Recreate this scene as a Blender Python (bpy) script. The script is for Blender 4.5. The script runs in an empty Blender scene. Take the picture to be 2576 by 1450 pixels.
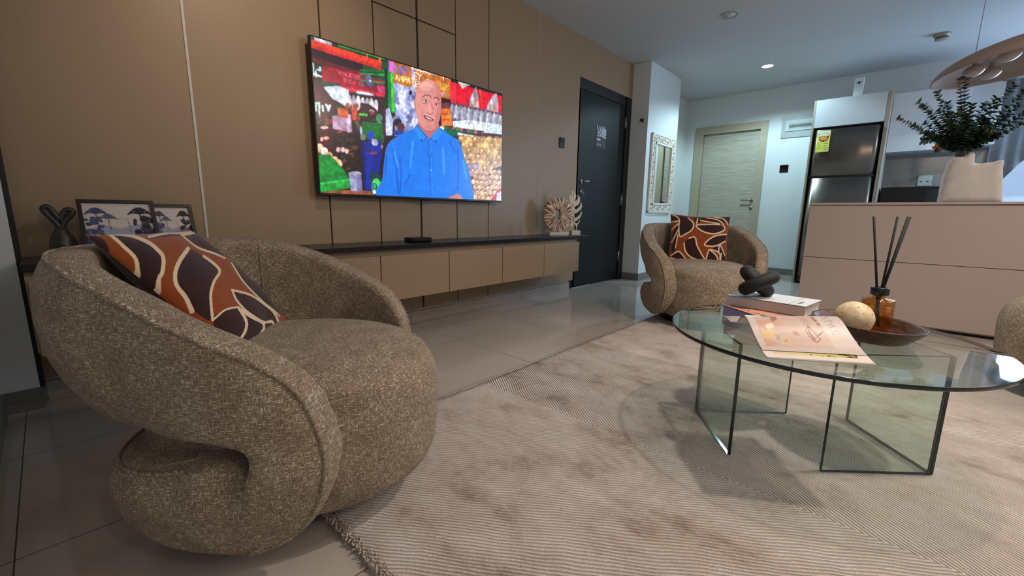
import bpy, math, random
import numpy as np
from mathutils import Vector, Matrix
from mathutils.bvhtree import BVHTree

S = bpy.context.scene
C = S.collection
PI = math.pi
random.seed(7)
rng = np.random.RandomState(11)

# ------------------------------------------------------------------ camera
def _cam():
    a, b, c = math.radians(42.37455616), math.radians(-10.06614249), math.radians(0.78101315)
    f = Vector((math.cos(a)*math.cos(b), math.sin(a)*math.cos(b), math.sin(b)))
    r0 = Vector((math.sin(a), -math.cos(a), 0)); u0 = r0.cross(f)
    r = math.cos(c)*r0 + math.sin(c)*u0; u = -math.sin(c)*r0 + math.cos(c)*u0
    cd = bpy.data.cameras.new('camera'); cd.sensor_width = 36; cd.lens = 1061.487/2576*36
    cd.clip_start = 0.02; cd.clip_end = 60
    o = bpy.data.objects.new('camera', cd); C.objects.link(o)
    M = Matrix((r, u, -f)).transposed().to_4x4(); M.translation = Vector((0, 0, .8))
    o.matrix_world = M; S.camera = o
_cam()
S.view_settings.view_transform = 'Standard'; S.view_settings.look = 'None'
S.view_settings.gamma = 1.0; S.view_settings.use_curve_mapping = False
S.view_settings.exposure = 0.12

# ------------------------------------------------------------------ world and lights
w = bpy.data.worlds.new('sky'); S.world = w; w.use_nodes = True
w.node_tree.nodes['Background'].inputs[0].default_value = (.45, .65, 1, 1)
w.node_tree.nodes['Background'].inputs[1].default_value = .8

def light(name, kind, loc, power, col, size=.1, size_y=None, look=None, spot=None, blend=.6):
    l = bpy.data.lights.new(name, kind); l.energy = power; l.color = col
    if kind == 'AREA':
        l.size = size
        if size_y: l.shape = 'RECTANGLE'; l.size_y = size_y
    else: l.shadow_soft_size = size
    if kind == 'SPOT': l.spot_size = math.radians(spot); l.spot_blend = blend
    o = bpy.data.objects.new(name, l); C.objects.link(o); o.location = loc
    if look is not None:
        o.rotation_euler = (Vector(look)-Vector(loc)).to_track_quat('-Z', 'Y').to_euler()
    return o
WARM = (1, .78, .58); COOL = (.62, .9, 1)
light('pendant_bulb_light', 'POINT', (2.1, -.35, 2.0), 24, (1, .83, .68), .03)
light('rug_fill_spot', 'SPOT', (1.9, -.25, 2.49), 105, (1, .88, .76), .05, look=(1.75, -.1, 0), spot=118, blend=.9)  # added fill spot, brightens rug and table while sparing the walls
light('downlight_rear', 'POINT', (.2, -1.6, 2.3), 14, (1, .84, .70), .06)
light('living_area_light', 'AREA', (3.0, -2.3, 2.48), 52, (1, .87, .77), 2.6, 1.6, look=(3.0, -2.3, 0))  # broad warm area lamp facing down below the living-room ceiling
light('wall_washer', 'SPOT', (.92, 1.1, 2.48), 42, WARM, .04, look=(.86, 2.5, 1.62), spot=62, blend=1)
light('kitchen_downlight', 'SPOT', (5.86, 1.39, 2.47), 92, COOL, .04, look=(5.86, 1.39, 0), spot=154, blend=.4)
light('kitchen_daylight', 'AREA', (6.82, -1.40, 1.58), 62, (.45, .68, 1), 1.3, 1.05, look=(4.6, 1.6, 1.3))
light('kitchen_fill_spot', 'SPOT', (5.5, -1.3, 2.47), 75, (.52, .83, 1), .05, look=(5.5, -1.2, 0), spot=150, blend=.5)  # unseen extra spot, added to strengthen cool light on cabinets and pillar

# ------------------------------------------------------------------ helpers
def srgb(r, g, b):
    f = lambda c: (c/255/12.92 if c/255 <= .04045 else ((c/255+.055)/1.055)**2.4)
    return (f(r), f(g), f(b), 1)

MATS = {}
def mat(name, col=(128, 128, 128), rough=.6, metal=0, spec=.5, emit=None, estr=1, noise=None, bump=None, transp=None):
    """noise=(scale, amount) tonal grain; bump=(scale, strength, distance)"""
    m = bpy.data.materials.new(name); m.use_nodes = True; nt = m.node_tree
    b = nt.nodes['Principled BSDF']; c = srgb(*col)
    b.inputs['Base Color'].default_value = c; b.inputs['Roughness'].default_value = rough
    b.inputs['Metallic'].default_value = metal; b.inputs['Specular IOR Level'].default_value = spec
    if emit: b.inputs['Emission Color'].default_value = srgb(*emit); b.inputs['Emission Strength'].default_value = estr
    if noise or bump:
        tc = nt.nodes.new('ShaderNodeTexCoord')
    if noise:
        n = nt.nodes.new('ShaderNodeTexNoise'); n.inputs['Scale'].default_value = noise[0]; n.inputs['Detail'].default_value = 4
        nt.links.new(tc.outputs['Object'], n.inputs['Vector'])
        r = nt.nodes.new('ShaderNodeValToRGB')
        k = noise[1]
        r.color_ramp.elements[0].position = .3; r.color_ramp.elements[1].position = .7
        r.color_ramp.elements[0].color = (c[0]*(1-k), c[1]*(1-k), c[2]*(1-k), 1)
        r.color_ramp.elements[1].color = (min(1, c[0]*(1+k)), min(1, c[1]*(1+k)), min(1, c[2]*(1+k)), 1)
        nt.links.new(n.outputs['Fac'], r.inputs['Fac']); nt.links.new(r.outputs['Color'], b.inputs['Base Color'])
    if bump:
        n = nt.nodes.new('ShaderNodeTexNoise'); n.inputs['Scale'].default_value = bump[0]; n.inputs['Detail'].default_value = 3
        nt.links.new(tc.outputs['Object'], n.inputs['Vector'])
        bp = nt.nodes.new('ShaderNodeBump'); bp.inputs['Strength'].default_value = bump[1]; bp.inputs['Distance'].default_value = bump[2]
        nt.links.new(n.outputs['Fac'], bp.inputs['Height']); nt.links.new(bp.outputs['Normal'], b.inputs['Normal'])
    MATS[name] = m
    return m

class N:
    """tiny node builder"""
    def __init__(s, m): s.nt = m.node_tree; s.m = m
    def new(s, t, **kw):
        n = s.nt.nodes.new(t)
        for k, v in kw.items(): setattr(n, k, v)
        return n
    def link(s, a, b): s.nt.links.new(a, b)
    def math(s, op, a, b=None, c=None):
        n = s.nt.nodes.new('ShaderNodeMath'); n.operation = op
        for i, x in enumerate((a, b, c)):
            if x is None: continue
            if isinstance(x, (int, float)): n.inputs[i].default_value = x
            else: s.link(x, n.inputs[i])
        return n.outputs[0]
    def mix(s, f, a, b):
        n = s.nt.nodes.new('ShaderNodeMix'); n.data_type = 'RGBA'
        for i, x in ((0, f), (6, a), (7, b)):
            if isinstance(x, (int, float)): n.inputs[i].default_value = x
            elif isinstance(x, tuple): n.inputs[i].default_value = x
            else: s.link(x, n.inputs[i])
        return n.outputs[2]
    def noise(s, vec, scale, detail=2, rough=.5):
        n = s.nt.nodes.new('ShaderNodeTexNoise'); n.inputs['Scale'].default_value = scale
        n.inputs['Detail'].default_value = detail; n.inputs['Roughness'].default_value = rough
        s.link(vec, n.inputs['Vector']); return n.outputs['Fac']
    def ramp(s, fac, stops):
        n = s.nt.nodes.new('ShaderNodeValToRGB'); e = n.color_ramp.elements
        while len(e) < len(stops): e.new(.5)
        for x, (p, c) in zip(e, stops): x.position = p; x.color = c
        s.link(fac, n.inputs['Fac']); return n.outputs['Color']
    def smooth(s, x, lo, hi):
        n = s.nt.nodes.new('ShaderNodeMapRange'); n.interpolation_type = 'SMOOTHSTEP'
        s.link(x, n.inputs[0]); n.inputs[1].default_value = lo; n.inputs[2].default_value = hi
        return n.outputs[0]

def vmul(n, vec, k):
    a = n.new('ShaderNodeVectorMath', operation='MULTIPLY'); n.link(vec, a.inputs[0]); a.inputs[1].default_value = k
    return a.outputs[0]

class MB:
    """collects geometry, builds ONE mesh object"""
    def __init__(s): s.v = []; s.f = []; s.m = []; s.sm = []
    def add(s, vs, fs, mi=0, smooth=False):
        o = len(s.v); s.v.extend([tuple(map(float, p)) for p in vs])
        for f in fs: s.f.append(tuple(i+o for i in f)); s.m.append(mi); s.sm.append(smooth)
        return s
    def box(s, x0, x1, y0, y1, z0, z1, mi=0, bev=0):
        if x0 > x1: x0, x1 = x1, x0
        if y0 > y1: y0, y1 = y1, y0
        if z0 > z1: z0, z1 = z1, z0
        if not bev:
            v = [(x, y, z) for z in (z0, z1) for y in (y0, y1) for x in (x0, x1)]
            return s.add(v, [(0, 2, 3, 1), (4, 5, 7, 6), (0, 1, 5, 4), (2, 6, 7, 3), (0, 4, 6, 2), (1, 3, 7, 5)], mi)
        b = min(bev, (x1-x0)/2.01, (y1-y0)/2.01, (z1-z0)/2.01)
        # rounded box: each corner has 3 verts
        v = []; idx = {}
        X = (x0, x1); Y = (y0, y1); Z = (z0, z1)
        for i in (0, 1):
            for j in (0, 1):
                for k in (0, 1):
                    sx = b if i == 0 else -b; sy = b if j == 0 else -b; sz = b if k == 0 else -b
                    for a in range(3):
                        idx[i, j, k, a] = len(v)
                        v.append((X[i]+(0 if a == 0 else sx), Y[j]+(0 if a == 1 else sy), Z[k]+(0 if a == 2 else sz)))
        f = []
        for a in range(3):
            o = [q for q in range(3) if q != a]
            for e in (0, 1):
                q = []
                for (p, r) in ((0, 0), (1, 0), (1, 1), (0, 1)):
                    t = [0, 0, 0]; t[a] = e; t[o[0]] = p; t[o[1]] = r; q.append(idx[t[0], t[1], t[2], a])
                # orientation
                if (a == 1) == (e == 1): q.reverse()
                if e == 1 and a != 1 or e == 0 and a == 1: pass
                f.append(tuple(q) if not False else tuple(q))
        for a in range(3):   # edges along axis a
            o = [q for q in range(3) if q != a]
            for p in (0, 1):
                for r in (0, 1):
                    t0 = [0, 0, 0]; t0[o[0]] = p; t0[o[1]] = r; t1 = list(t0); t1[a] = 1
                    f.append((idx[(*t0, o[0])], idx[(*t1, o[0])], idx[(*t1, o[1])], idx[(*t0, o[1])]))
        for i in (0, 1):
            for j in (0, 1):
                for k in (0, 1): f.append((idx[i, j, k, 0], idx[i, j, k, 1], idx[i, j, k, 2]))
        return s.add(v, f, mi)
    def obox(s, c, ax, ay, az, mi=0):
        """box from a centre and three half-axis vectors"""
        c, ax, ay, az = map(Vector, (c, ax, ay, az))
        v = [c+ax*i+ay*j+az*k for k in (-1, 1) for j in (-1, 1) for i in (-1, 1)]
        return s.add(v, [(0, 2, 3, 1), (4, 5, 7, 6), (0, 1, 5, 4), (2, 6, 7, 3), (0, 4, 6, 2), (1, 3, 7, 5)], mi)
    def lathe(s, prof, c=(0, 0, 0), n=32, mi=0, axis=(0, 0, 1), smooth=True, sx=1, sy=1, caps=True):
        q = Vector((0, 0, 1)).rotation_difference(Vector(axis)); c = Vector(c)
        v = []; f = []
        for (r, z) in prof:
            for i in range(n):
                t = 2*PI*i/n; v.append(c + q @ Vector((r*math.cos(t)*sx, r*math.sin(t)*sy, z)))
        for k in range(len(prof)-1):
            for i in range(n):
                j = (i+1) % n; f.append((k*n+i, k*n+j, (k+1)*n+j, (k+1)*n+i))
        if caps:
            f.append(tuple(reversed(range(n)))); f.append(tuple((len(prof)-1)*n+i for i in range(n)))
        return s.add(v, f, mi, smooth)
    def cyl(s, a, b, r, n=16, mi=0, r2=None, smooth=True):
        a, b = Vector(a), Vector(b); d = b-a
        return s.lathe([(r, 0), (r if r2 is None else r2, d.length)], a, n, mi, d, smooth)
    def tube(s, pts, r, n=8, mi=0, closed=False, caps=True):
        P = [Vector(p) for p in pts]; L = len(P); v = []; f = []
        rr = r if hasattr(r, '__len__') else [r]*L
        T = []
        for i in range(L):
            a = P[(i-1) % L] if (closed or i > 0) else P[i]; b = P[(i+1) % L] if (closed or i < L-1) else P[i]
            t = (b-a); T.append(t.normalized() if t.length > 1e-9 else Vector((0, 0, 1)))
        up = Vector((0, 0, 1)) if abs(T[0].z) < .9 else Vector((1, 0, 0))
        nrm = (up - T[0]*up.dot(T[0])).normalized()
        for i in range(L):
            nrm = (nrm - T[i]*nrm.dot(T[i]))
            nrm = nrm.normalized() if nrm.length > 1e-6 else T[i].orthogonal().normalized()
            bn = T[i].cross(nrm)
            for k in range(n):
                t = 2*PI*k/n; v.append(P[i] + (nrm*math.cos(t)+bn*math.sin(t))*rr[i])
        for i in range(L if closed else L-1):
            j = (i+1) % L
            for k in range(n):
                l = (k+1) % n; f.append((i*n+k, i*n+l, j*n+l, j*n+k))
        if caps and not closed:
            f.append(tuple(reversed(range(n)))); f.append(tuple((L-1)*n+k for k in range(n)))
        return s.add(v, f, mi, True)
    def prism(s, poly, o, ex, ey, ez, mi=0, mi_side=None):
        """extrude 2D polygon: o + x*ex + y*ey, depth vector ez"""
        o, ex, ey, ez = map(Vector, (o, ex, ey, ez)); n = len(poly)
        v = [o+ex*p[0]+ey*p[1] for p in poly]; v += [p+ez for p in v]
        s.add(v, [tuple(range(n)), tuple(reversed(range(n, 2*n)))], mi)
        s.add(v, [(i, i+n, (i+1) % n+n, (i+1) % n) for i in range(n)], mi if mi_side is None else mi_side)
        return s
    def build(s, name, mats, parent=None, loc=None, recalc=True):
        me = bpy.data.meshes.new(name)
        off = Vector(loc) if loc is not None else (Vector(parent.location) if parent is not None and parent.get('_abs', 1) and not parent.get('_local') else Vector((0, 0, 0)))
        par_root = parent
        off = Vector((0, 0, 0))
        if parent is not None: off = root_off(parent)
        elif loc is not None: off = Vector(loc)
        me.from_pydata([(x-off.x, y-off.y, z-off.z) for (x, y, z) in s.v], [], s.f)
        if not isinstance(mats, (list, tuple)): mats = [mats]
        for m in mats: me.materials.append(m if not isinstance(m, str) else MATS[m])
        me.polygons.foreach_set('material_index', s.m); me.polygons.foreach_set('use_smooth', s.sm)
        me.update()
        if recalc:
            import bmesh
            bm = bmesh.new(); bm.from_mesh(me); bmesh.ops.remove_doubles(bm, verts=bm.verts, dist=1e-6)
            bmesh.ops.recalc_face_normals(bm, faces=bm.faces); bm.to_mesh(me); bm.free()
        o = bpy.data.objects.new(name, me); C.objects.link(o)
        if parent is not None: o.parent = parent
        elif loc is not None: o.location = loc
        return o

LOCAL = set()          # roots whose children are modelled in local coordinates
def root_off(p):
    r = p
    while r.parent is not None: r = r.parent
    return Vector((0, 0, 0)) if r.name in LOCAL else Vector(r.location)

def thing(name, label, cat, loc=(0, 0, 0), group=None, rot=None, local=False):
    o = bpy.data.objects.new(name, None); C.objects.link(o); o.location = loc; o.empty_display_size = .05
    if rot is not None: o.rotation_euler = rot
    if local: LOCAL.add(o.name)
    return tag(o, label, cat, group)
def tag(o, label, cat, group=None):
    o['label'] = label; o['category'] = cat
    if group: o['group'] = group
    return o
def struct(o, label=None):
    o['kind'] = 'structure'
    if label: o['label'] = label
    return o

# ------------------------------------------------------------------ painting of flat printed things
def homography(src, dst):
    A = []
    for (x, y), (u, v) in zip(src, dst):
        A.append([x, y, 1, 0, 0, 0, -u*x, -u*y, -u]); A.append([0, 0, 0, x, y, 1, -v*x, -v*y, -v])
    return np.linalg.svd(np.array(A, float))[2][-1].reshape(3, 3)
class Canvas:
    """numpy canvas; coordinates given in any quad are carried to 0..1 (v down)"""
    def __init__(s, W, H, bg, quad=None):
        s.W, s.H = W, H; s.a = np.zeros((H, W, 3)); s.a[:] = bg
        yy, xx = np.mgrid[0:H, 0:W]; s.x = (xx+.5)/W; s.y = (yy+.5)/H
        s.set(quad or [(0, 0), (1, 0), (1, 1), (0, 1)])
    def set(s, quad):
        Hm = homography([(0, 0), (1, 0), (1, 1), (0, 1)], quad)
        d = Hm[2, 0]*s.x+Hm[2, 1]*s.y+Hm[2, 2]
        s.X = (Hm[0, 0]*s.x+Hm[0, 1]*s.y+Hm[0, 2])/d; s.Y = (Hm[1, 0]*s.x+Hm[1, 1]*s.y+Hm[1, 2])/d
    def warp(s, c, sx, oy):
        """curved design coordinates from a quintic in -1..1"""
        a, b = 2*s.x-1, 2*s.y-1; k = 0; X = 0; Y = 0
        for i in range(6):
            for j in range(6-i):
                t = a**i*b**j; X = X+c[k][0]*t; Y = Y+c[k][1]*t; k += 1
        s.X = X*sx; s.Y = (Y-oy)*sx
    def put(s, m, col, al=1):
        s.a[m] = s.a[m]*(1-al)+np.array(col, float)*al
    def poly(s, pts, col, al=1):
        m = np.zeros(s.X.shape, bool); n = len(pts)
        for i in range(n):
            x0, y0 = pts[i]; x1, y1 = pts[(i+1) % n]
            if y0 == y1: continue
            c = (y0 > s.Y) != (y1 > s.Y)
            m ^= c & (s.X < (x1-x0)*(s.Y-y0)/(y1-y0)+x0)
        s.put(m, col, al)
    def ell(s, x, y, rx, ry, col, rot=0, al=1):
        c, sn = math.cos(rot), math.sin(rot); dx, dy = s.X-x, s.Y-y
        s.put(((dx*c+dy*sn)/rx)**2+((-dx*sn+dy*c)/ry)**2 < 1, col, al)
    def line(s, pts, w, col, al=1):
        m = np.zeros(s.X.shape, bool)
        for (x0, y0), (x1, y1) in zip(pts[:-1], pts[1:]):
            dx, dy = x1-x0, y1-y0; L = dx*dx+dy*dy+1e-12
            t = np.clip(((s.X-x0)*dx+(s.Y-y0)*dy)/L, 0, 1)
            m |= (s.X-x0-t*dx)**2+(s.Y-y0-t*dy)**2 < w*w/4
        s.put(m, col, al)
    def spline(s, pts, w, col):
        s.line(catmull(pts, 6), w, col)
    def spoly(s, pts, col): s.poly(catmull(pts, 6, True), col)
    def blur(s, n=1):
        for _ in range(n):
            p = np.pad(s.a, ((1, 1), (1, 1), (0, 0)), 'edge')
            s.a = (p[:-2, 1:-1]+p[2:, 1:-1]+p[1:-1, :-2]+p[1:-1, 2:]+2*p[1:-1, 1:-1])/6
    def grain(s, cells, amt, seed):
        r = np.random.RandomState(seed); g = r.uniform(-1, 1, (cells+1, cells*2+1))
        yi = np.linspace(0, cells-.001, s.H); xi = np.linspace(0, cells*2-.001, s.W); y0 = yi.astype(int); x0 = xi.astype(int)
        fy = (yi-y0)[:, None]; fx = (xi-x0)[None]
        v = g[y0][:, x0]*(1-fy)*(1-fx)+g[y0+1][:, x0]*fy*(1-fx)+g[y0][:, x0+1]*(1-fy)*fx+g[y0+1][:, x0+1]*fy*fx
        s.a = np.clip(s.a*(1+amt*v[..., None]), 0, 255)
    def text(s, t, o, ex, ey, w, col, gap=.25):
        """stroke lettering: o lower-left, ex advance vector of one letter, ey height vector"""
        x = 0
        for ch in t:
            for st in FONT.get(ch, []):
                s.line([(o[0]+ex[0]*(x+p)+ey[0]*q, o[1]+ex[1]*(x+p)+ey[1]*q) for p, q in st], w, col)
            x += 1+gap
def catmull(p, k=6, closed=False):
    p = [np.array(q, float) for q in p]; n = len(p); out = []
    rngi = range(n if closed else n-1)
    for i in rngi:
        g = (lambda j: p[j % n]) if closed else (lambda j: p[min(max(j, 0), n-1)])
        a, b, c, d = g(i-1), g(i), g(i+1), g(i+2)
        for t in np.arange(k)/k:
            out.append(tuple(.5*((2*b)+(-a+c)*t+(2*a-5*b+4*c-d)*t*t+(-a+3*b-3*c+d)*t**3)))
    if not closed: out.append(tuple(p[-1]))
    return out
O_ = [(.2, 0), (.8, 0), (1, .25), (1, .75), (.8, 1), (.2, 1), (0, .75), (0, .25), (.2, 0)]
FONT = {'A': [[(0, 0), (.5, 1), (1, 0)], [(.2, .4), (.8, .4)]], 'B': [[(0, 0), (0, 1), (.8, 1), (.9, .75), (.7, .52), (0, .52)], [(.7, .52), (1, .25), (.8, 0), (0, 0)]],
 'C': [[(1, .85), (.7, 1), (.2, .95), (0, .6), (0, .3), (.2, .05), (.7, 0), (1, .15)]], 'D': [[(0, 0), (0, 1), (.6, 1), (1, .7), (1, .3), (.6, 0), (0, 0)]],
 'E': [[(1, 1), (0, 1), (0, 0), (1, 0)], [(0, .5), (.8, .5)]], 'F': [[(1, 1), (0, 1), (0, 0)], [(0, .5), (.8, .5)]], 'G': [[(1, .85), (.6, 1), (.1, .85), (0, .4), (.3, 0), (1, .05), (1, .45), (.6, .45)]],
 'H': [[(0, 0), (0, 1)], [(1, 0), (1, 1)], [(0, .5), (1, .5)]], 'I': [[(.5, 0), (.5, 1)]], 'J': [[(.9, 1), (.9, .2), (.5, 0), (.1, .2)]], 'L': [[(0, 1), (0, 0), (1, 0)]], 'M': [[(0, 0), (0, 1), (.5, .4), (1, 1), (1, 0)]],
 'N': [[(0, 0), (0, 1), (1, 0), (1, 1)]], 'O': [O_], 'P': [[(0, 0), (0, 1), (.8, 1), (1, .75), (.8, .5), (0, .5)]], 'R': [[(0, 0), (0, 1), (.8, 1), (1, .75), (.8, .5), (0, .5)], [(.5, .5), (1, 0)]],
 'S': [[(1, .85), (.6, 1), (.1, .9), (.1, .6), (.9, .4), (.9, .1), (.5, 0), (0, .15)]], 'T': [[(0, 1), (1, 1)], [(.5, 1), (.5, 0)]], 'U': [[(0, 1), (0, .2), (.3, 0), (.7, 0), (1, .2), (1, 1)]], 'V': [[(0, 1), (.5, 0), (1, 1)]],
 'Y': [[(0, 1), (.5, .5), (1, 1)], [(.5, .5), (.5, 0)]], "'": [[(.5, 1), (.4, .75)]], '.': [[(.4, .5), (.6, .5)]], '-': [[(.1, .5), (.9, .5)]]}

def paint_attr(me, cv, uv):
    """write canvas colours (sRGB 0-255) to a point colour attribute by per-vertex uv (v down)"""
    a = me.color_attributes.new('paint', 'FLOAT_COLOR', 'POINT')
    px = np.clip((uv[:, 0]*cv.W).astype(int), 0, cv.W-1); py = np.clip((uv[:, 1]*cv.H).astype(int), 0, cv.H-1)
    c = cv.a[py, px]/255; c = np.where(c <= .04045, c/12.92, ((c+.055)/1.055)**2.4)
    a.data.foreach_set('color', np.c_[c, np.ones(len(c))].astype(np.float32).ravel())
def paint_mat(name, rough=.6, emit=0, spec=.5, coat=0, sheen=0):
    m = bpy.data.materials.new(name); m.use_nodes = True; n = N(m); b = m.node_tree.nodes['Principled BSDF']
    at = n.new('ShaderNodeAttribute', attribute_name='paint')
    b.inputs['Roughness'].default_value = rough; b.inputs['Specular IOR Level'].default_value = spec
    if emit:
        b.inputs['Base Color'].default_value = (.01, .01, .01, 1)
        n.link(at.outputs['Color'], b.inputs['Emission Color']); b.inputs['Emission Strength'].default_value = emit
    else: n.link(at.outputs['Color'], b.inputs['Base Color'])
    if sheen: b.inputs['Sheen Weight'].default_value = sheen
    MATS[name] = m; return m
def sheet(name, cv, nx, ny, fn, material, parent=None, thick=0):
    """grid surface carrying a canvas; fn(u,v) -> world point arrays (v down)"""
    u, v = np.meshgrid(np.linspace(0, 1, nx), np.linspace(0, 1, ny)); P = fn(u, v).reshape(-1, 3)
    off = np.array(root_off(parent)) if parent is not None else 0
    i = np.arange(nx*ny).reshape(ny, nx)
    q = np.stack([i[:-1, :-1], i[1:, :-1], i[1:, 1:], i[:-1, 1:]], -1).reshape(-1, 4)
    me = bpy.data.meshes.new(name); me.from_pydata((P-off).tolist(), [], q.tolist()); me.materials.append(material)
    me.polygons.foreach_set('use_smooth', [True]*len(q))
    paint_attr(me, cv, np.c_[u.ravel(), v.ravel()])
    o = bpy.data.objects.new(name, me); C.objects.link(o)
    if parent is not None: o.parent = parent
    if thick:
        md = o.modifiers.new('solid', 'SOLIDIFY'); md.thickness = thick; md.offset = -1
    return o
def flat(o, ex, ey):
    o, ex, ey = map(np.array, (o, ex, ey))
    return lambda u, v: o+u[..., None]*ex+v[..., None]*ey

# ------------------------------------------------------------------ materials
mat('wall_white', (205, 212, 214), .85, noise=(1.5, .02), bump=(90, .15, .002))
mat('ceiling_white', (188, 190, 192), .9, noise=(1.2, .015))
mat('beige_panel', (152, 129, 103), .42, spec=.35, noise=(260, .045))
mat('black_inlay', (14, 13, 13), .5)
mat('white_strip', (196, 192, 186), .5)
mat('skirting_tile', (158, 148, 138), .3, noise=(3, .04))
mat('skirting_grey', (112, 112, 106), .4, noise=(3, .04))
mat('black_lacquer', (17, 17, 18), .3, spec=.35, noise=(40, .1))
mat('door_black', (13, 15, 16), .36, spec=.3, noise=(30, .08))
mat('frame_black', (12, 12, 13), .45)
mat('steel', (170, 170, 168), .28, metal=1)
mat('chrome', (200, 200, 200), .12, metal=1)
mat('black_plastic', (14, 14, 15), .35)
mat('black_gloss', (8, 8, 9), .08)
mat('white_gloss', (184, 190, 196), .22, spec=.5)
mat('island_front', (188, 172, 164), .38, spec=.4, noise=(2, .015))
mat('dark_grey', (70, 68, 66), .5)
mat('edge_oak', (150, 140, 125), .5)
mat('switch_black', (16, 15, 16), .25)
mat('panel_white', (172, 180, 180), .4)
mat('panel_inner', (150, 158, 158), .35)
mat('plinth_black', (20, 18, 17), .5)
mat('seam_dark', (104, 87, 70), .9)
mat('curtain_grey', (92, 94, 98), .9, noise=(30, .1))
mat('paper_white', (226, 218, 210), .6)
mat('paper_edge', (206, 196, 184), .8, noise=(300, .15))
mat('book_cover', (190, 184, 182), .4, noise=(60, .04))
mat('book_violet', (150, 140, 190), .4)
mat('knot_black', (15, 14, 14), .7, noise=(60, .25))
mat('plaster', (222, 216, 206), .85, noise=(20, .06), bump=(160, .5, .002))
mat('marble', (222, 210, 192), .5, noise=(40, .08))
mat('vase_plaster', (200, 192, 186), .85, noise=(20, .06), bump=(140, .5, .002))
mat('globe_glass', (176, 160, 150), .3, spec=.4)
mat('whitewash', (226, 210, 188), .7, noise=(60, .12))
mat('sensor_beige', (150, 144, 136), .5)
mat('wall_cabinet_white', (210, 218, 230), .22)
mat('fixture_white', (210, 210, 210), .5)
mat('shade_fabric', (150, 130, 120), .9, noise=(60, .05))
mat('lamp_on', (255, 255, 255), .4, emit=(225, 250, 255), estr=14)
mat('green_edge', (10, 30, 27), .12, spec=.6)
mat('bronze_dark', (44, 44, 42), .4, noise=(20, .3), bump=(30, .4, .01))
mat('cable', (150, 158, 165), .5)
mat('carton', (225, 230, 232), .6)
mat('gold_leaf', (170, 110, 40), .6)
mat('hood_steel', (128, 127, 124), .35, spec=.5, noise=(3, .05))
mat('black_stick', (15, 14, 14), .75)

def m_wood_light():
    m = mat('oak_pale', (190, 186, 164), .5); n = N(m); b = m.node_tree.nodes['Principled BSDF']
    tc = n.new('ShaderNodeTexCoord'); v = vmul(n, tc.outputs['Object'], (1, 2.2, 26))
    f = n.noise(v, 1.6, 5, .6); f2 = n.noise(vmul(n, tc.outputs['Object'], (1, 6, 140)), 1, 2)
    f = n.math('ADD', n.math('MULTIPLY', f, .8), n.math('MULTIPLY', f2, .2))
    n.link(n.ramp(f, [(.3, srgb(146, 142, 128)), (.5, srgb(166, 162, 147)), (.72, srgb(182, 178, 164))]), b.inputs['Base Color'])
m_wood_light()
mat('oak_frame', (164, 156, 134), .5, noise=(14, .05))

def m_walnut():
    m = mat('walnut', (104, 66, 42), .45); n = N(m); b = m.node_tree.nodes['Principled BSDF']
    tc = n.new('ShaderNodeTexCoord'); f = n.noise(vmul(n, tc.outputs['Object'], (14, 40, 60)), 1.5, 5, .6)
    n.link(n.ramp(f, [(.3, srgb(46, 28, 18)), (.55, srgb(80, 52, 34)), (.75, srgb(112, 76, 50))]), b.inputs['Base Color'])
m_walnut()

def m_floor():
    m = mat('floor_tile', (150, 140, 132), .09, spec=.5); n = N(m); b = m.node_tree.nodes['Principled BSDF']
    tc = n.new('ShaderNodeTexCoord'); sx = n.new('ShaderNodeSeparateXYZ'); n.link(tc.outputs['Object'], sx.inputs[0])
    def line(c, o, p):
        a = n.math('PINGPONG', n.math('SUBTRACT', c, o), p/2)
        return n.math('LESS_THAN', a, .0016)
    g = n.math('MAXIMUM', line(sx.outputs[0], 1.082, .612), line(sx.outputs[1], 1.402, .604))
    f = n.noise(tc.outputs['Object'], 1.3, 4)
    c = n.ramp(f, [(.35, srgb(172, 161, 152)), (.65, srgb(184, 174, 165))])
    n.link(n.mix(g, c, srgb(84, 74, 68)), b.inputs['Base Color'])
    n.link(n.math('ADD', n.math('MULTIPLY', g, .5), .09), b.inputs['Roughness'])
m_floor()

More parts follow.
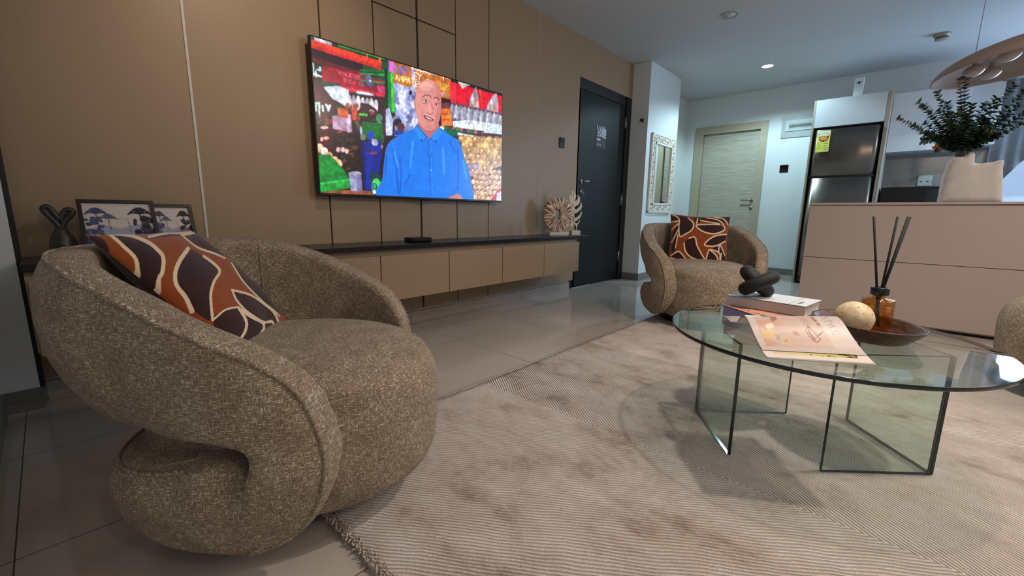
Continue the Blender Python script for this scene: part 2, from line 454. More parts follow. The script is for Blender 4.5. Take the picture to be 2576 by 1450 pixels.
def m_rug():
    m = mat('rug_pile', (176, 158, 144), .95, spec=.1); n = N(m); b = m.node_tree.nodes['Principled BSDF']
    b.inputs['Sheen Weight'].default_value = .35; b.inputs['Sheen Roughness'].default_value = .5
    tc = n.new('ShaderNodeTexCoord'); P = tc.outputs['Object']
    wob = n.new('ShaderNodeTexNoise'); wob.inputs['Scale'].default_value = 5; wob.inputs['Detail'].default_value = 3; n.link(P, wob.inputs['Vector'])
    sx = n.new('ShaderNodeSeparateXYZ'); n.link(P, sx.inputs[0])
    # herringbone bands of ribs: phase = .57 y - .82 |x - 1.3| folded every 0.89 m
    tri = n.math('PINGPONG', n.math('ADD', n.math('SUBTRACT', sx.outputs[0], 1.3), 8.9), .89)
    ph = n.math('SUBTRACT', n.math('MULTIPLY', sx.outputs[1], .57), n.math('MULTIPLY', tri, .82))
    ph = n.math('ADD', ph, n.math('MULTIPLY', wob.outputs['Fac'], .03))
    rib = n.math('SINE', n.math('MULTIPLY', ph, 2*PI/.0102))
    rib01 = n.math('MULTIPLY_ADD', rib, .5, .5)
    fine = n.noise(P, 420, 2); tuft = n.noise(P, 130, 3, .7)
    h = n.math('ADD', n.math('MULTIPLY', n.math('POWER', rib01, .7), .75), n.math('MULTIPLY', fine, .3))
    h = n.math('ADD', h, n.math('MULTIPLY', tuft, .45))
    bp = n.new('ShaderNodeBump'); bp.inputs['Strength'].default_value = 1; bp.inputs['Distance'].default_value = .008
    n.link(h, bp.inputs['Height']); n.link(bp.outputs['Normal'], b.inputs['Normal'])
    patch = n.noise(vmul(n, P, (7.5, 4.2, 1)), 1, 6, .66)
    patch2 = n.noise(vmul(n, P, (1.1, .8, 1)), 1, 3)
    base = n.ramp(patch, [(.32, srgb(164, 141, 125)), (.45, srgb(214, 196, 183)), (.62, srgb(234, 220, 210))])
    base = n.mix(n.math('MULTIPLY', n.smooth(patch2, .45, .7), .7), base, srgb(219, 204, 193))
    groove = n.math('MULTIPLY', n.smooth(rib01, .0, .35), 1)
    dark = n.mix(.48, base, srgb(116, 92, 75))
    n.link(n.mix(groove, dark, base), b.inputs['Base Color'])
m_rug()

def m_tweed():
    m = mat('tweed', (138, 118, 96), .9, spec=.15); n = N(m); b = m.node_tree.nodes['Principled BSDF']
    b.inputs['Sheen Weight'].default_value = .15
    A = n.new('ShaderNodeAttribute', attribute_name='fabA').outputs['Vector']
    B = n.new('ShaderNodeAttribute', attribute_name='fabB').outputs['Vector']
    def weave(v):
        h = n.noise(vmul(n, v, (75, 430, 1)), 1, 3, .65); vv = n.noise(vmul(n, v, (430, 75, 1)), 1, 3, .65)
        dens = n.noise(vmul(n, v, (16, 16, 1)), 1, 2)
        f = n.math('MAXIMUM', h, n.math('SUBTRACT', vv, .015))
        f = n.math('ADD', f, n.math('MULTIPLY', n.math('SUBTRACT', dens, .5), .14))
        s = n.new('ShaderNodeSeparateXYZ'); n.link(v, s.inputs[0])
        th = n.math('MULTIPLY', n.math('SINE', n.math('MULTIPLY', s.outputs[0], 2*PI/.0046)), n.math('SINE', n.math('MULTIPLY', s.outputs[1], 2*PI/.0046)))
        return f, th
    a = weave(A); c = weave(B)
    k = n.new('ShaderNodeAttribute', attribute_name='fabK').outputs['Fac']
    k = n.smooth(k, .62, .74)
    def mf(x, y): return n.math('ADD', n.math('MULTIPLY', x, n.math('SUBTRACT', 1, k)), n.math('MULTIPLY', y, k))
    f = mf(a[0], c[0]); th = mf(a[1], c[1])
    f = n.math('ADD', f, n.math('MULTIPLY', th, .018))
    col = n.ramp(f, [(.42, srgb(106, 88, 70)), (.50, srgb(140, 121, 100)), (.575, srgb(164, 146, 124)), (.625, srgb(204, 188, 166)), (.69, srgb(234, 222, 204))])
    d = n.smooth(f, .45, .68)
    n.link(col, b.inputs['Base Color'])
    bp = n.new('ShaderNodeBump'); bp.inputs['Strength'].default_value = .7; bp.inputs['Distance'].default_value = .0025
    n.link(n.math('ADD', n.math('MULTIPLY', d, .8), n.math('MULTIPLY', th, .25)), bp.inputs['Height']); n.link(bp.outputs['Normal'], b.inputs['Normal'])
m_tweed()

def m_glass(name, tint, rough=0, refl=1.0):
    m = bpy.data.materials.new(name); m.use_nodes = True; n = N(m); nt = m.node_tree; nt.nodes.clear()
    out = n.new('ShaderNodeOutputMaterial'); tr = n.new('ShaderNodeBsdfTransparent'); gl = n.new('ShaderNodeBsdfGlossy')
    tr.inputs[0].default_value = tint; gl.inputs['Roughness'].default_value = rough; gl.inputs[0].default_value = (refl, refl, refl, 1)
    lw = n.new('ShaderNodeLayerWeight'); lw.inputs[0].default_value = .5; fr = n.new('ShaderNodeMath'); fr.operation = 'MULTIPLY_ADD'; n.link(n.math('POWER', lw.outputs['Facing'], 5), fr.inputs[0]); fr.inputs[1].default_value = .92; fr.inputs[2].default_value = .04; mx = n.new('ShaderNodeMixShader')
    n.link(fr.outputs[0], mx.inputs[0]); n.link(tr.outputs[0], mx.inputs[1]); n.link(gl.outputs[0], mx.inputs[2]); n.link(mx.outputs[0], out.inputs[0])
    MATS[name] = m; return m
m_glass('table_glass', (.91, .955, .935, 1))
m_glass('leg_glass', (.90, .95, .925, 1))
m_glass('amber_glass', (.94, .75, .46, 1))
m_glass('amber_oil', (.96, .84, .58, 1))
m_glass('clear_glass', (.97, .98, .98, 1))
m = mat('mirror_glass', (225, 228, 226), .01, metal=1)
paint_mat('tv_picture', .25, 1.0)
paint_mat('velvet_print', .85, 0, .2, sheen=.3)
paint_mat('print_gloss', .28, 0, .5)
paint_mat('print_matte', .6, 0, .4)

def m_lines(name, c0, c1, period, axis, w, rough=.35, metal=0):
    m = mat(name, c0, rough, metal); n = N(m); b = m.node_tree.nodes['Principled BSDF']
    tc = n.new('ShaderNodeTexCoord'); sx = n.new('ShaderNodeSeparateXYZ'); n.link(tc.outputs['Object'], sx.inputs[0])
    a = n.math('LESS_THAN', n.math('PINGPONG', sx.outputs[axis], period/2), w)
    n.link(n.mix(a, srgb(*c0), srgb(*c1)), b.inputs['Base Color'])
m_lines('splash_tile', (126, 126, 124), (108, 108, 106), .3, 1, .002, .22)

def m_brushed():
    m = mat('fridge_steel', (128, 120, 113), .3, metal=1); n = N(m); b = m.node_tree.nodes['Principled BSDF']
    tc = n.new('ShaderNodeTexCoord'); b.inputs['Anisotropic'].default_value = .8; b.inputs['Anisotropic Rotation'].default_value = .25; tg = n.new('ShaderNodeTangent', direction_type='RADIAL', axis='Z'); n.link(tg.outputs[0], b.inputs['Tangent'])
    bp = n.new('ShaderNodeBump'); bp.inputs['Strength'].default_value = .5; bp.inputs['Distance'].default_value = .02
    n.link(n.noise(vmul(n, tc.outputs['Object'], (1, 5, .25)), 1, 1), bp.inputs['Height']); n.link(bp.outputs['Normal'], b.inputs['Normal'])
m_brushed()

def m_coral():
    m = mat('coral_rays', (180, 150, 120), .75); n = N(m); b = m.node_tree.nodes['Principled BSDF']
    at = n.new('ShaderNodeAttribute', attribute_name='polar').outputs['Vector']
    f = n.noise(vmul(n, at, (9, 6, 9)), 1.0, 3, .6)
    c = n.ramp(f, [(.42, srgb(112, 76, 54)), (.5, srgb(160, 124, 98)), (.55, srgb(238, 220, 196))])
    n.link(c, b.inputs['Base Color'])
    bp = n.new('ShaderNodeBump'); bp.inputs['Strength'].default_value = 1; bp.inputs['Distance'].default_value = .004
    n.link(f, bp.inputs['Height']); n.link(bp.outputs['Normal'], b.inputs['Normal'])
m_coral()
def m_trav():
    m = mat('travertine', (226, 204, 168), .7); n = N(m); b = m.node_tree.nodes['Principled BSDF']
    tc = n.new('ShaderNodeTexCoord'); P = tc.outputs['Object']
    f = n.noise(P, 30, 3); pits = n.smooth(n.noise(vmul(n, P, (60, 60, 130)), 1, 2), .35, .27)
    c = n.ramp(f, [(.35, srgb(208, 178, 136)), (.6, srgb(234, 212, 176))])
    n.link(n.mix(pits, c, srgb(188, 154, 112)), b.inputs['Base Color'])
    bp = n.new('ShaderNodeBump'); bp.invert = True; bp.inputs['Distance'].default_value = .004
    n.link(pits, bp.inputs['Height']); n.link(bp.outputs['Normal'], b.inputs['Normal'])
m_trav()
def m_leaf():
    m = mat('eucalyptus_leaf', (52, 74, 58), .6, spec=.3); n = N(m); b = m.node_tree.nodes['Principled BSDF']
    at = n.new('ShaderNodeAttribute', attribute_name='tone').outputs['Fac']
    n.link(n.ramp(at, [(0, srgb(40, 54, 52)), (.4, srgb(52, 78, 62)), (.7, srgb(74, 96, 66)), (.9, srgb(96, 92, 48)), (.97, srgb(176, 112, 46))]), b.inputs['Base Color'])
m_leaf()
mat('stem_green', (70, 72, 52), .7)

# ------------------------------------------------------------------ the room
ZC = 2.52; YW = 2.544; XE = 6.9
fl = MB().box(-.6, 7.3, -4.3, 3.2, -.1, 0).build('floor', 'floor_tile'); struct(fl)
ce = MB().box(-.6, 7.3, -4.3, 3.2, ZC, ZC+.1).build('ceiling', 'ceiling_white'); struct(ce)

# wall behind the television: white masonry clad in beige board
wn = MB().box(-.6, 3.72, YW+.03, YW+.2, 0, ZC).box(3.72, 4.88, YW+.03, YW+.2, 2.06, ZC).build('wall_north', 'wall_white'); struct(wn)
P = MB()
XV = [1.163, 1.495, 1.818, 2.149, 2.484]
cuts = [-.082, .531, .537] + [] 
def panel(x0, x1, z0, z1): P.box(x0, x1, YW, YW+.03, z0, z1)
G = .0045
panel(-.082, .529, .10, ZC); panel(.539, XV[0]-G, .10, ZC)
for i in range(4):
    a, b = XV[i]+G, XV[i+1]-G
    if i == 1: b = XV[2]-.008
    if i == 2: a = XV[2]+.008
    if i in (1, 2):
        panel(a, b, .10, 2.055-G); panel(a, b, 2.055+G, ZC)
    else: panel(a, b, .10, ZC)
panel(XV[4]+G, 3.104, .10, ZC); panel(3.110, 3.75, .10, ZC); panel(3.75, 4.95, 2.145, ZC)
pn = P.build('panelling', 'beige_panel', wn); pn['label'] = 'beige wall boards split by dark grooves'
g = MB()
for i, x in enumerate(XV): g.box(x-(.009 if i == 2 else .006), x+(.009 if i == 2 else .006), YW+.018, YW+.03, .10, ZC)
g.box(XV[1], XV[3], YW+.018, YW+.0299, 2.047, 2.063)
g.build('groove_inlay', 'black_inlay', wn)['label'] = 'black inlay in the grooves'
s = MB().box(.529, .539, YW-.004, YW+.03, .10, ZC).box(3.104, 3.110, YW+.002, YW+.03, .10, ZC)
s.build('metal_strip', 'white_strip', wn)['label'] = 'thin pale metal strips'
struct(MB().box(-.096, -.082, YW-.05, YW+.03, .075, ZC).build('trim_1', 'black_inlay'))
sk = MB()
x = 1.71-.612*3
while x < 3.69:
    sk.box(max(x, -.08)+.001, min(x+.611, 3.70)-.001, YW+.006, YW+.03, 0, .082); x += .612
struct(sk.build('baseboard_north', 'skirting_tile'))

# white stub on the left and the wall running past the camera
ws = MB().box(-.6, -.096, 2.48, 2.75, 0, ZC).box(-.6, -.2, -4.3, 2.48, 0, ZC).build('wall_west', 'wall_white'); struct(ws)
struct(MB().box(-.2, -.09, 2.468, 2.485, 0, .085, bev=.003).box(-.2, -.188, -4.1, 2.47, 0, .085).build('baseboard_west', 'skirting_grey'))

# pillar, recess wall, kitchen wall, far side
PX, PY = 4.85, 2.33
struct(MB().box(PX, 5.72, PY, 3.0, 0, ZC).build('wall_pillar', 'wall_white'))
struct(MB().box(PX-.012, 5.732, PY-.012, PY+.01, 0, .085, bev=.002).box(PX-.012, PX+.01, PY+.01, YW, 0, .085).build('baseboard_pillar', 'skirting_grey'))
struct(MB().box(5.72, 7.3, 2.66, 3.0, 0, ZC).build('wall_recess', 'wall_white'))
E = MB()
D2 = (1.60, 2.43, 2.035)     # opening of the pale door: y0, y1, top
W1 = (-2.1, -.66, 1.0, 2.15)
E.box(XE, XE+.2, D2[1], 3.0, 0, ZC).box(XE, XE+.2, D2[0], D2[1], D2[2], ZC).box(XE, XE+.2, W1[1], D2[0], 0, ZC)
E.box(XE, XE+.2, W1[0], W1[1], 0, W1[2]).box(XE, XE+.2, W1[0], W1[1], W1[3], ZC).box(XE, XE+.2, -4.3, W1[0], 0, ZC)
struct(E.build('wall_east', 'wall_white'))
struct(MB().box(-.6, 7.3, -4.3, -4.1, 0, ZC).build('wall_south', 'wall_white'))
struct(MB().box(XE-.012, XE, .93, 1.535, 0, .085, bev=.002).box(XE-.012, XE, 2.515, 2.66, 0, .085).build('baseboard_east', 'skirting_grey'))
struct(MB().box(5.732, XE, 2.648, 2.66, 0, .085).build('baseboard_recess', 'skirting_grey'))

# window of the kitchen
wi = MB()
y0, y1, z0, z1 = W1
for a in ((y0, y0+.05, z0, z1), (y1-.05, y1, z0, z1), (y0+.05, y1-.05, z0, z0+.05), (y0+.05, y1-.05, z1-.05, z1), (-1.40, -1.35, z0+.05, z1-.05)):
    wi.box(XE+.05, XE+.1, *a)
wo = wi.build('window_1', 'white_gloss'); struct(wo)
MB().box(XE+.07, XE+.076, y0+.05, y1-.05, z0+.05, z1-.05).build('pane', 'clear_glass', wo)

# entrance door, black
d = MB().box(3.80, 4.735, 2.56, 2.60, .008, 2.045, bev=.003).build('door_1', 'door_black'); struct(d)
f = MB().box(4.74, PX, 2.546, 2.66, 0, 2.145).box(3.75, 4.74, 2.56, 2.66, 2.05, 2.145).box(3.752, 3.798, 2.58, 2.66, 0, 2.05).build('door_frame', 'frame_black', d)
h = MB().cyl((3.87, 2.562, 1.14), (3.87, 2.551, 1.14), .026, 20).cyl((3.87, 2.552, 1.14), (3.87, 2.505, 1.14), .010, 12).tube([(3.87, 2.508, 1.14), (3.90, 2.503, 1.14), (3.99, 2.503, 1.137)], .0095, 10)
h.build('door_handle', 'chrome', d)
MB().cyl((3.868, 2.562, 1.035), (3.868, 2.548, 1.035), .026, 20).box(3.86, 3.872, 2.535, 2.549, 1.02, 1.045).tube([(3.87, 2.54, 1.03), (3.89, 2.54, 1.025), (3.895, 2.54, .985)], .004, 6).build('lock_cylinder', 'chrome', d)
for z in (1.86, .98, .30): MB().box(4.725, 4.745, 2.545, 2.562, z-.06, z+.06).cyl((4.737, 2.548, z-.06), (4.737, 2.548, z+.06), .008, 10).build('hinge', 'steel', d)

# pale oak door in the kitchen wall
d = MB().box(XE+.03, XE+.07, D2[0]+.035, D2[1]-.035, .01, D2[2]-.035).build('door_2', 'oak_pale'); struct(d)
f = MB()
y0, y1, zt = D2
f.box(XE-.018, XE+.1, y0-.062, y0+.03, 0, zt+.075).box(XE-.018, XE+.1, y1-.03, y1+.085, 0, zt+.075).box(XE-.018, XE+.1, y0+.03, y1-.03, zt-.03, zt+.075)
f.build('door_frame', 'oak_frame', d)
yh = y0+.057
MB().cyl((XE+.032, yh, 1.03), (XE+.022, yh, 1.03), .027, 20).cyl((XE+.024, yh, 1.03), (XE-.02, yh, 1.03), .010, 12).tube([(XE-.018, yh-.005, 1.03), (XE-.022, yh+.03, 1.03), (XE-.022, yh+.13, 1.03)], .010, 10).build('door_handle', 'steel', d)
MB().cyl((XE+.032, yh, .925), (XE+.02, yh, .925), .027, 20).cyl((XE+.02, yh, .925), (XE+.012, yh, .925), .012, 12).build('lock_cylinder', 'steel', d)

# ------------------------------------------------------------------ smooth upholstery from distance fields
def surface_nets(F, org, h):
    S_ = F < 0; nx, ny, nz = F.shape
    acc = np.zeros((nx-1, ny-1, nz-1, 3)); cnt = np.zeros((nx-1, ny-1, nz-1))
    cor = [(i, j, k) for i in (0, 1) for j in (0, 1) for k in (0, 1)]
    sl = lambda c: tuple(slice(c[a], F.shape[a]-1+c[a]) for a in range(3))
    for a in cor:
        for ax in range(3):
            if a[ax] == 1: continue
            b = list(a); b[ax] = 1
            fa, fb = F[sl(a)], F[sl(b)]; cr = (fa < 0) != (fb < 0)
            t = np.where(cr, fa/np.where(cr, fa-fb, 1), 0)
            for q in range(3): acc[..., q] += np.where(cr, a[q]+(t if q == ax else 0), 0)
            cnt += cr
    act = cnt > 0; idx = -np.ones(act.shape, int); idx[act] = np.arange(act.sum())
    I = np.argwhere(act); V = np.array(org)+h*(I+acc[act]/cnt[act][:, None])
    Q = []
    for ax in range(3):
        o = [q for q in range(3) if q != ax]
        a = [slice(1, -1)]*3; a[ax] = slice(0, F.shape[ax]-1); b = list(a); b[ax] = slice(1, F.shape[ax])
        cr = S_[tuple(a)] != S_[tuple(b)]; ins = S_[tuple(a)]
        K = np.argwhere(cr); flip = ins[cr]
        K[:, o[0]] += 1; K[:, o[1]] += 1
        def at(d0, d1):
            M = K.copy(); M[:, o[0]] += d0; M[:, o[1]] += d1; return idx[M[:, 0], M[:, 1], M[:, 2]]
        q = np.stack([at(-1, -1), at(0, -1), at(0, 0), at(-1, 0)], 1)
        if ax == 1: flip = ~flip
        q[~flip] = q[~flip][:, ::-1]; Q.append(q)
    Q = np.concatenate(Q); Q = Q[(Q >= 0).all(1)]
    return V, Q
def smooth_mesh(V, Q, it=2, lam=.5):
    for _ in range(it):
        acc = np.zeros_like(V); c = np.zeros(len(V))
        for a, b in ((0, 1), (1, 2), (2, 3), (3, 0)):
            np.add.at(acc, Q[:, a], V[Q[:, b]]); np.add.at(acc, Q[:, b], V[Q[:, a]]); np.add.at(c, Q[:, a], 1); np.add.at(c, Q[:, b], 1)
        V = V+lam*(acc/c[:, None]-V)
    return V
def smax(a, b, k): return np.maximum(a, b)+np.maximum(k-np.abs(a-b), 0)**2/(4*k)
def smin(a, b, k): return -smax(-a, -b, k)
def poly_sdf(pts, U, Z):
    p = np.array(pts); d = np.full(U.shape, 1e9); ins = np.zeros(U.shape, bool)
    for i in range(len(p)):
        (x0, y0), (x1, y1) = p[i], p[(i+1) % len(p)]
        dx, dy = x1-x0, y1-y0; t = np.clip(((U-x0)*dx+(Z-y0)*dy)/(dx*dx+dy*dy+1e-12), 0, 1)
        d = np.minimum(d, (U-x0-t*dx)**2+(Z-y0-t*dy)**2)
        if y0 != y1:
            c = (y0 > Z) != (y1 > Z); ins ^= c & (U < (x1-x0)*(Z-y0)/(y1-y0)+x0)
    return np.sqrt(d)*np.where(ins, -1, 1)

CA, CB, CN = .44, .425, 2.25      # plan half-length, half-width, squareness
KZ = [.05, .22, .266, .313, .356, .42, .474, .55, .61, .64, .68, .70, .74]
KR = [.60, .62, .68, .765, .835, .903, .940, .962, .955, .940, .905, .88, .86]
def kk(u, z):
    kf = 1-.09*np.clip((z-.50)/.22, 0, 1)**2-.16*np.clip((.30-z)/.28, 0, 1)**2.2
    kr = np.interp(z, KZ, KR); t = np.clip((u+.10)/.29, 0, 1); b = t*t*(3-2*t)
    return kr*(1-b)+kf*b
TOP = [(-.60, .692), (-.36, .692), (-.26, .688), (-.174, .675), (-.094, .650), (-.032, .627), (.022, .604), (.062, .583), (.114, .559), (.163, .535), (.208, .508), (.242, .478), (.266, .447), (.285, .410), (.298, .365), (.307, .319), (.312, .270), (.304, .21), (.284, .15), (.25, .10), (.20, .07), (.14, .055)]
UND = [(.08, .055), (.15, .19), (.178, .275), (.183, .302), (.172, .322), (.12, .336), (.05, .328), (-.05, .308), (-.15, .285), (-.30, .272), (-.60, .272)]
TOPS = catmull(TOP, 4); UNDS = catmull(UND, 6)
def shell_field(u, v, z):
    rr = ((np.abs(u)/CA)**CN+(np.abs(v)/CB)**CN)**(1/CN)
    k = kk(u, z)
    out = (rr-k)*.42
    th = np.interp(u, [-.4, 0, .3], [.125, .10, .06])
    inn = (1-th/.42-rr)*.42
    U, Zs = u[:, 0, :], z[:, 0, :]
    pf = poly_sdf(TOPS+UNDS, U, Zs)[:, None, :]+0*v
    band = smax(smax(out, inn, .035), pf, .022)
    # lower ring
    rl = ((np.abs(u-.07)/.385)**CN+(np.abs(v)/.405)**CN)**(1/CN)
    ring = smax((rl-1+.20*np.clip((.2-z)/.18, 0, 1)**2.2+.03*np.clip((z-.18)/.06, 0, 1)**2)*.4, np.maximum(z-(.228+.19*np.clip(u+.20, -.05, .5)), .052-z), .035)
    ring = smax(ring, u-.16, .08)
    core = smax((np.sqrt((u/.29)**2+(v/.285)**2)-1)*.28, np.maximum(z-.40, .10-z), .03)
    return np.minimum(smin(band, ring, .03), core)
def seat_field(u, v, z):
    back = np.clip((.40-z)/.07, 0, 1); back = back*back*(3-2*back)
    uu = u-.085; sq = np.where(uu < 0, .93+.49*back, 1.0)
    r = np.sqrt((uu*sq)**2+(v/(.93-.10*back))**2)
    bul = .372+.012*np.clip((z-.2)/.2, -1, 1)
    hz = np.where(z > .24, (z-.24)/.212, (.24-z)/.205); ez = np.where(z > .24, 3.3, 4.4)
    q = ((r/bul)**ez+np.abs(hz)**ez)**(1/ez)
    crown = z-.452+.10*r*r
    return smax((q-1)*.3, crown, .05)
def upholstery(name, field, parent, lo, hi, h, it):
    ax = [np.arange(lo[i], hi[i]+h, h) for i in range(3)]
    u, v, z = np.meshgrid(*ax, indexing='ij')
    V, Q = surface_nets(field(u, v, z), lo, h); V = smooth_mesh(V, Q, it)
    me = bpy.data.meshes.new(name); me.from_pydata(V.tolist(), [], Q.tolist())
    me.polygons.foreach_set('use_smooth', [True]*len(Q)); me.update()
    th = np.arctan2(V[:, 1], V[:, 0])
    nz = np.zeros(len(V)*3); me.vertices.foreach_get('normal', nz); nz = np.abs(nz.reshape(-1, 3)[:, 2])
    for nm, d in (('fabA', np.c_[th*.40, V[:, 2], 0*th]), ('fabB', np.c_[V[:, 0]*.8-V[:, 1]*.6, V[:, 0]*.6+V[:, 1]*.8, 0*th])):
        a = me.attributes.new(nm, 'FLOAT_VECTOR', 'POINT'); a.data.foreach_set('vector', d.astype(np.float32).ravel())
    a = me.attributes.new('fabK', 'FLOAT', 'POINT'); a.data.foreach_set('value', nz.astype(np.float32))
    me.materials.append(MATS['tweed'])
    o = bpy.data.objects.new(name, me); C.objects.link(o); o.parent = parent
    return o, BVHTree.FromPolygons(V.tolist(), Q.tolist())
def rim(u, z, k=None):
    kq = float(kk(np.array(u), np.array(z)))
    q = kq**CN-(abs(u)/CA)**CN
    return CB*q**(1/CN) if q > 0 else None
def piping_path(curve, push, bvh):
    L = []
    for (u, z) in curve:
        v = rim(u, z)
        if v is not None: L.append((u, v, z))
    return L
def snap(pts, bvh, off=0):
    out = []
    for p in pts:
        q, nrm, _, _ = bvh.find_nearest(Vector(p))
        out.append(q+nrm*off)
    return out
def resample(pts, step):
    P = [Vector(p) for p in pts]; out = [P[0]]; acc = 0
    for a, b in zip(P[:-1], P[1:]):
        d = (b-a).length
        while acc+d >= step:
            t = (step-acc)/d; a = a.lerp(b, t); out.append(a.copy()); d = (b-a).length; acc = 0
        acc += d
    return out
def fab_attr(o):
    me = o.data; n = len(me.vertices); V = np.zeros(n*3); me.vertices.foreach_get('co', V); V = V.reshape(-1, 3)
    for nm, d in (('fabA', np.c_[V[:, 0]+V[:, 1], V[:, 2], V[:, 0]*0]), ('fabB', V)):
        a = me.attributes.new(nm, 'FLOAT_VECTOR', 'POINT'); a.data.foreach_set('vector', d.astype(np.float32).ravel())
    a = me.attributes.new('fabK', 'FLOAT', 'POINT')

def make_chair(label, loc, az, scale):
    t = thing('swivel_armchair', label, 'armchair', loc, 'tweed swivel armchairs around the glass table', (0, 0, az), local=True)
    t.scale = scale
    sh, bvh = upholstery('backrest', shell_field, t, (-.47, -.46, .01), (.36, .47, .74), .0095, 2)
    st, bvs = upholstery('seat', seat_field, t, (-.35, -.40, .01), (.48, .41, .49), .0095, 2)
    # welts along the outer edge of the band and round the lower ring
    top = [p for p in catmull(TOP, 14) if p[0] > -.46]
    right = [(u, -v, z) for (u, z) in top for v in [rim(u, z)] if v is not None]
    left = [(u, v, z) for (u, v, z) in [(a, -b, c) for (a, b, c) in right]]
    def lift(L): return [(u*1.02, v*1.03, z+.012) for (u, v, z) in L]
    ring = list(reversed(lift(right)))+lift(left)
    # fill the arc at the back
    z0 = right[0][2]; arc = []
    a0 = math.atan2(-right[0][1], -right[0][0]) if False else None
    pts = list(reversed(right)); back = []
    u0, v0 = right[0][0], right[0][1]
    t0 = math.atan2(v0, u0) % (2*PI); t1 = math.atan2(-v0, u0) % (2*PI)
    for s_ in np.linspace(0, 1, 14)[1:-1]:
        an = t0+(t1-t0)*s_; kq = float(kk(np.array(-.4), np.array(z0)))
        r = kq/((abs(math.cos(an))/CA)**CN+(abs(math.sin(an))/CB)**CN)**(1/CN); back.append((r*math.cos(an)*1.02, r*math.sin(an)*1.02, z0+.012))
    full = list(reversed(lift(right)))+back+lift(left)
    path = snap(resample(full, .008), bvh, .001)
    for _ in range(3): path = [path[0]]+[(a+b*2+c)/4 for a, b, c in zip(path[:-2], path[1:-1], path[2:])]+[path[-1]]
    m = MB(); m.tube(path, .0052, 8)
    low = []
    for an in np.linspace(PI*.52, PI*1.48, 60):
        r = 1.0/((abs(math.cos(an))/.365)**CN+(abs(math.sin(an))/.39)**CN)**(1/CN); low.append((.07+r*math.cos(an), r*math.sin(an), .237+.19*max(-.05, .07+r*math.cos(an)+.20)))
    low = snap(low, bvh, .001); m.tube(low, .0048, 8)
    p = m.build('piping', 'tweed', t); fab_attr(p)
    # back seams, pressed into the inner face
    for an in (PI*.70, PI*1.30):
        m = MB()
        L = []
        for z in np.linspace(.46, .695, 16):
            q = bvh.ray_cast(Vector((0, 0, z)), Vector((math.cos(an), math.sin(an), 0)))[0]
            if q: L.append(q)
        if len(L) > 2:
            e = L[-1]
            for rr in (np.linspace(.0, .10, 10) if an < PI else []):
                L.append(snap([(e.x+rr*math.cos(an), e.y+rr*math.sin(an), .74)], bvh)[0])
            m.tube(L, .0013, 6); m.build('seam', 'seam_dark', t)
    for an in (np.linspace(-1.35, -.75, 16), np.linspace(.75, 1.35, 16)):
        L = snap([(.065+.385*math.cos(a), .36*math.sin(a), .385) for a in an], bvs); m = MB(); m.tube(L, .0009, 6)
        m.build('seam', 'seam_dark', t)
    MB().lathe([(.225, 0), (.235, .006), (.235, .04), (.2, .07)], (0, 0, 0), 40).build('swivel_base', 'plinth_black', t)
    return t
A0 = math.radians
ch1 = make_chair('large tweed swivel armchair nearest the camera, beside the rug corner and the left wall', (.388, 1.262, .018), A0(-50.5), (1.0, 1.0, 1.0))
def copy_tree(o, parent=None):
    c = o.copy(); C.objects.link(c); c.parent = parent
    for ch in list(o.children): copy_tree(ch, c)
    return c
for lab, loc, az, sc in (('tweed swivel armchair by the pillar mirror, facing the table from the far side', (3.30, 1.11, .018), 221, (1.03, 1.03, 1.04)),
                         ('tweed swivel armchair cut off by the right picture edge, in front of the island', (3.03, -.865, .018), 95, (1.03, 1.03, 1.04))):
    c = copy_tree(ch1); c['label'] = lab; c.location = loc; c.rotation_euler = (0, 0, A0(az)); c.scale = sc; LOCAL.add(c.name)

# ------------------------------------------------------------------ cushions
CREAM, RUST, WINE = (226, 202, 168), (140, 66, 24), (52, 24, 27)
def cushion(label, corners, cv, thick, loc, grid=150):
    """corners TL,TR,BR,BL in world"""
    TL, TR, BR, BL = [np.array(c, float) for c in corners]
    ctr = (TL+TR+BR+BL)/4; ex = ((TR+BR)-(TL+BL))/2; ey = ((TL+TR)-(BL+BR))/2
    n = np.cross(ex, ey); n /= np.linalg.norm(n)
    t = thing('cushion', label, 'cushion', loc, 'rust and wine leaf-print cushions')
    def surf(sign):
        def fn(u, v):
            a, b = 2*u-1, 2*v-1
            pin = 1-.07*(1-a*a)**1.0*np.abs(b)**3; pia = 1-.07*(1-b*b)*np.abs(a)**3
            A, B = a*pia, b*pin
            base = ((1-A)/2)[..., None]*((1-B)/2)[..., None]*TL+((1+A)/2)[..., None]*((1-B)/2)[..., None]*TR+((1+A)/2)[..., None]*((1+B)/2)[..., None]*BR+((1-A)/2)[..., None]*((1+B)/2)[..., None]*BL
            hgt = thick*np.clip((1-np.abs(a)**2.6)*(1-np.abs(b)**2.6), 0, 1)**.55
            wr = .004*np.sin(9*a+5*b)*np.abs(b)*np.clip(hgt/thick, 0, 1)
            return base+sign*(hgt+wr)[..., None]*n
        return fn
    f = sheet('front_cover', cv, grid*2, grid*2, surf(1), MATS['velvet_print'], t)
    bk = Canvas(8, 8, WINE)
    b = sheet('back_cover', bk, 40, 40, surf(-1), MATS['velvet_print'], t)
    b.data.flip_normals()
    return t
cv = Canvas(900, 900, RUST)
cv.warp([[575.57, 696.49], [154.35, 145.31], [-20.78, 4.04], [-6.14, -6.8], [-20.59, 18.12], [-2.89, -4.57], [82.84, -26.96], [-30.07, -23.26], [5.05, -0.12], [-0.82, 0.02], [3.11, -2.59], [-27.73, 15.78], [5.25, 1.66], [16.51, -16.82], [10.97, 11.86], [0.86, -1.39], [-1.75, -0.38], [3.24, 1.31], [-20.95, 17.59], [1.17, -0.63], [1.44, -2.38]], 2.9, 400)
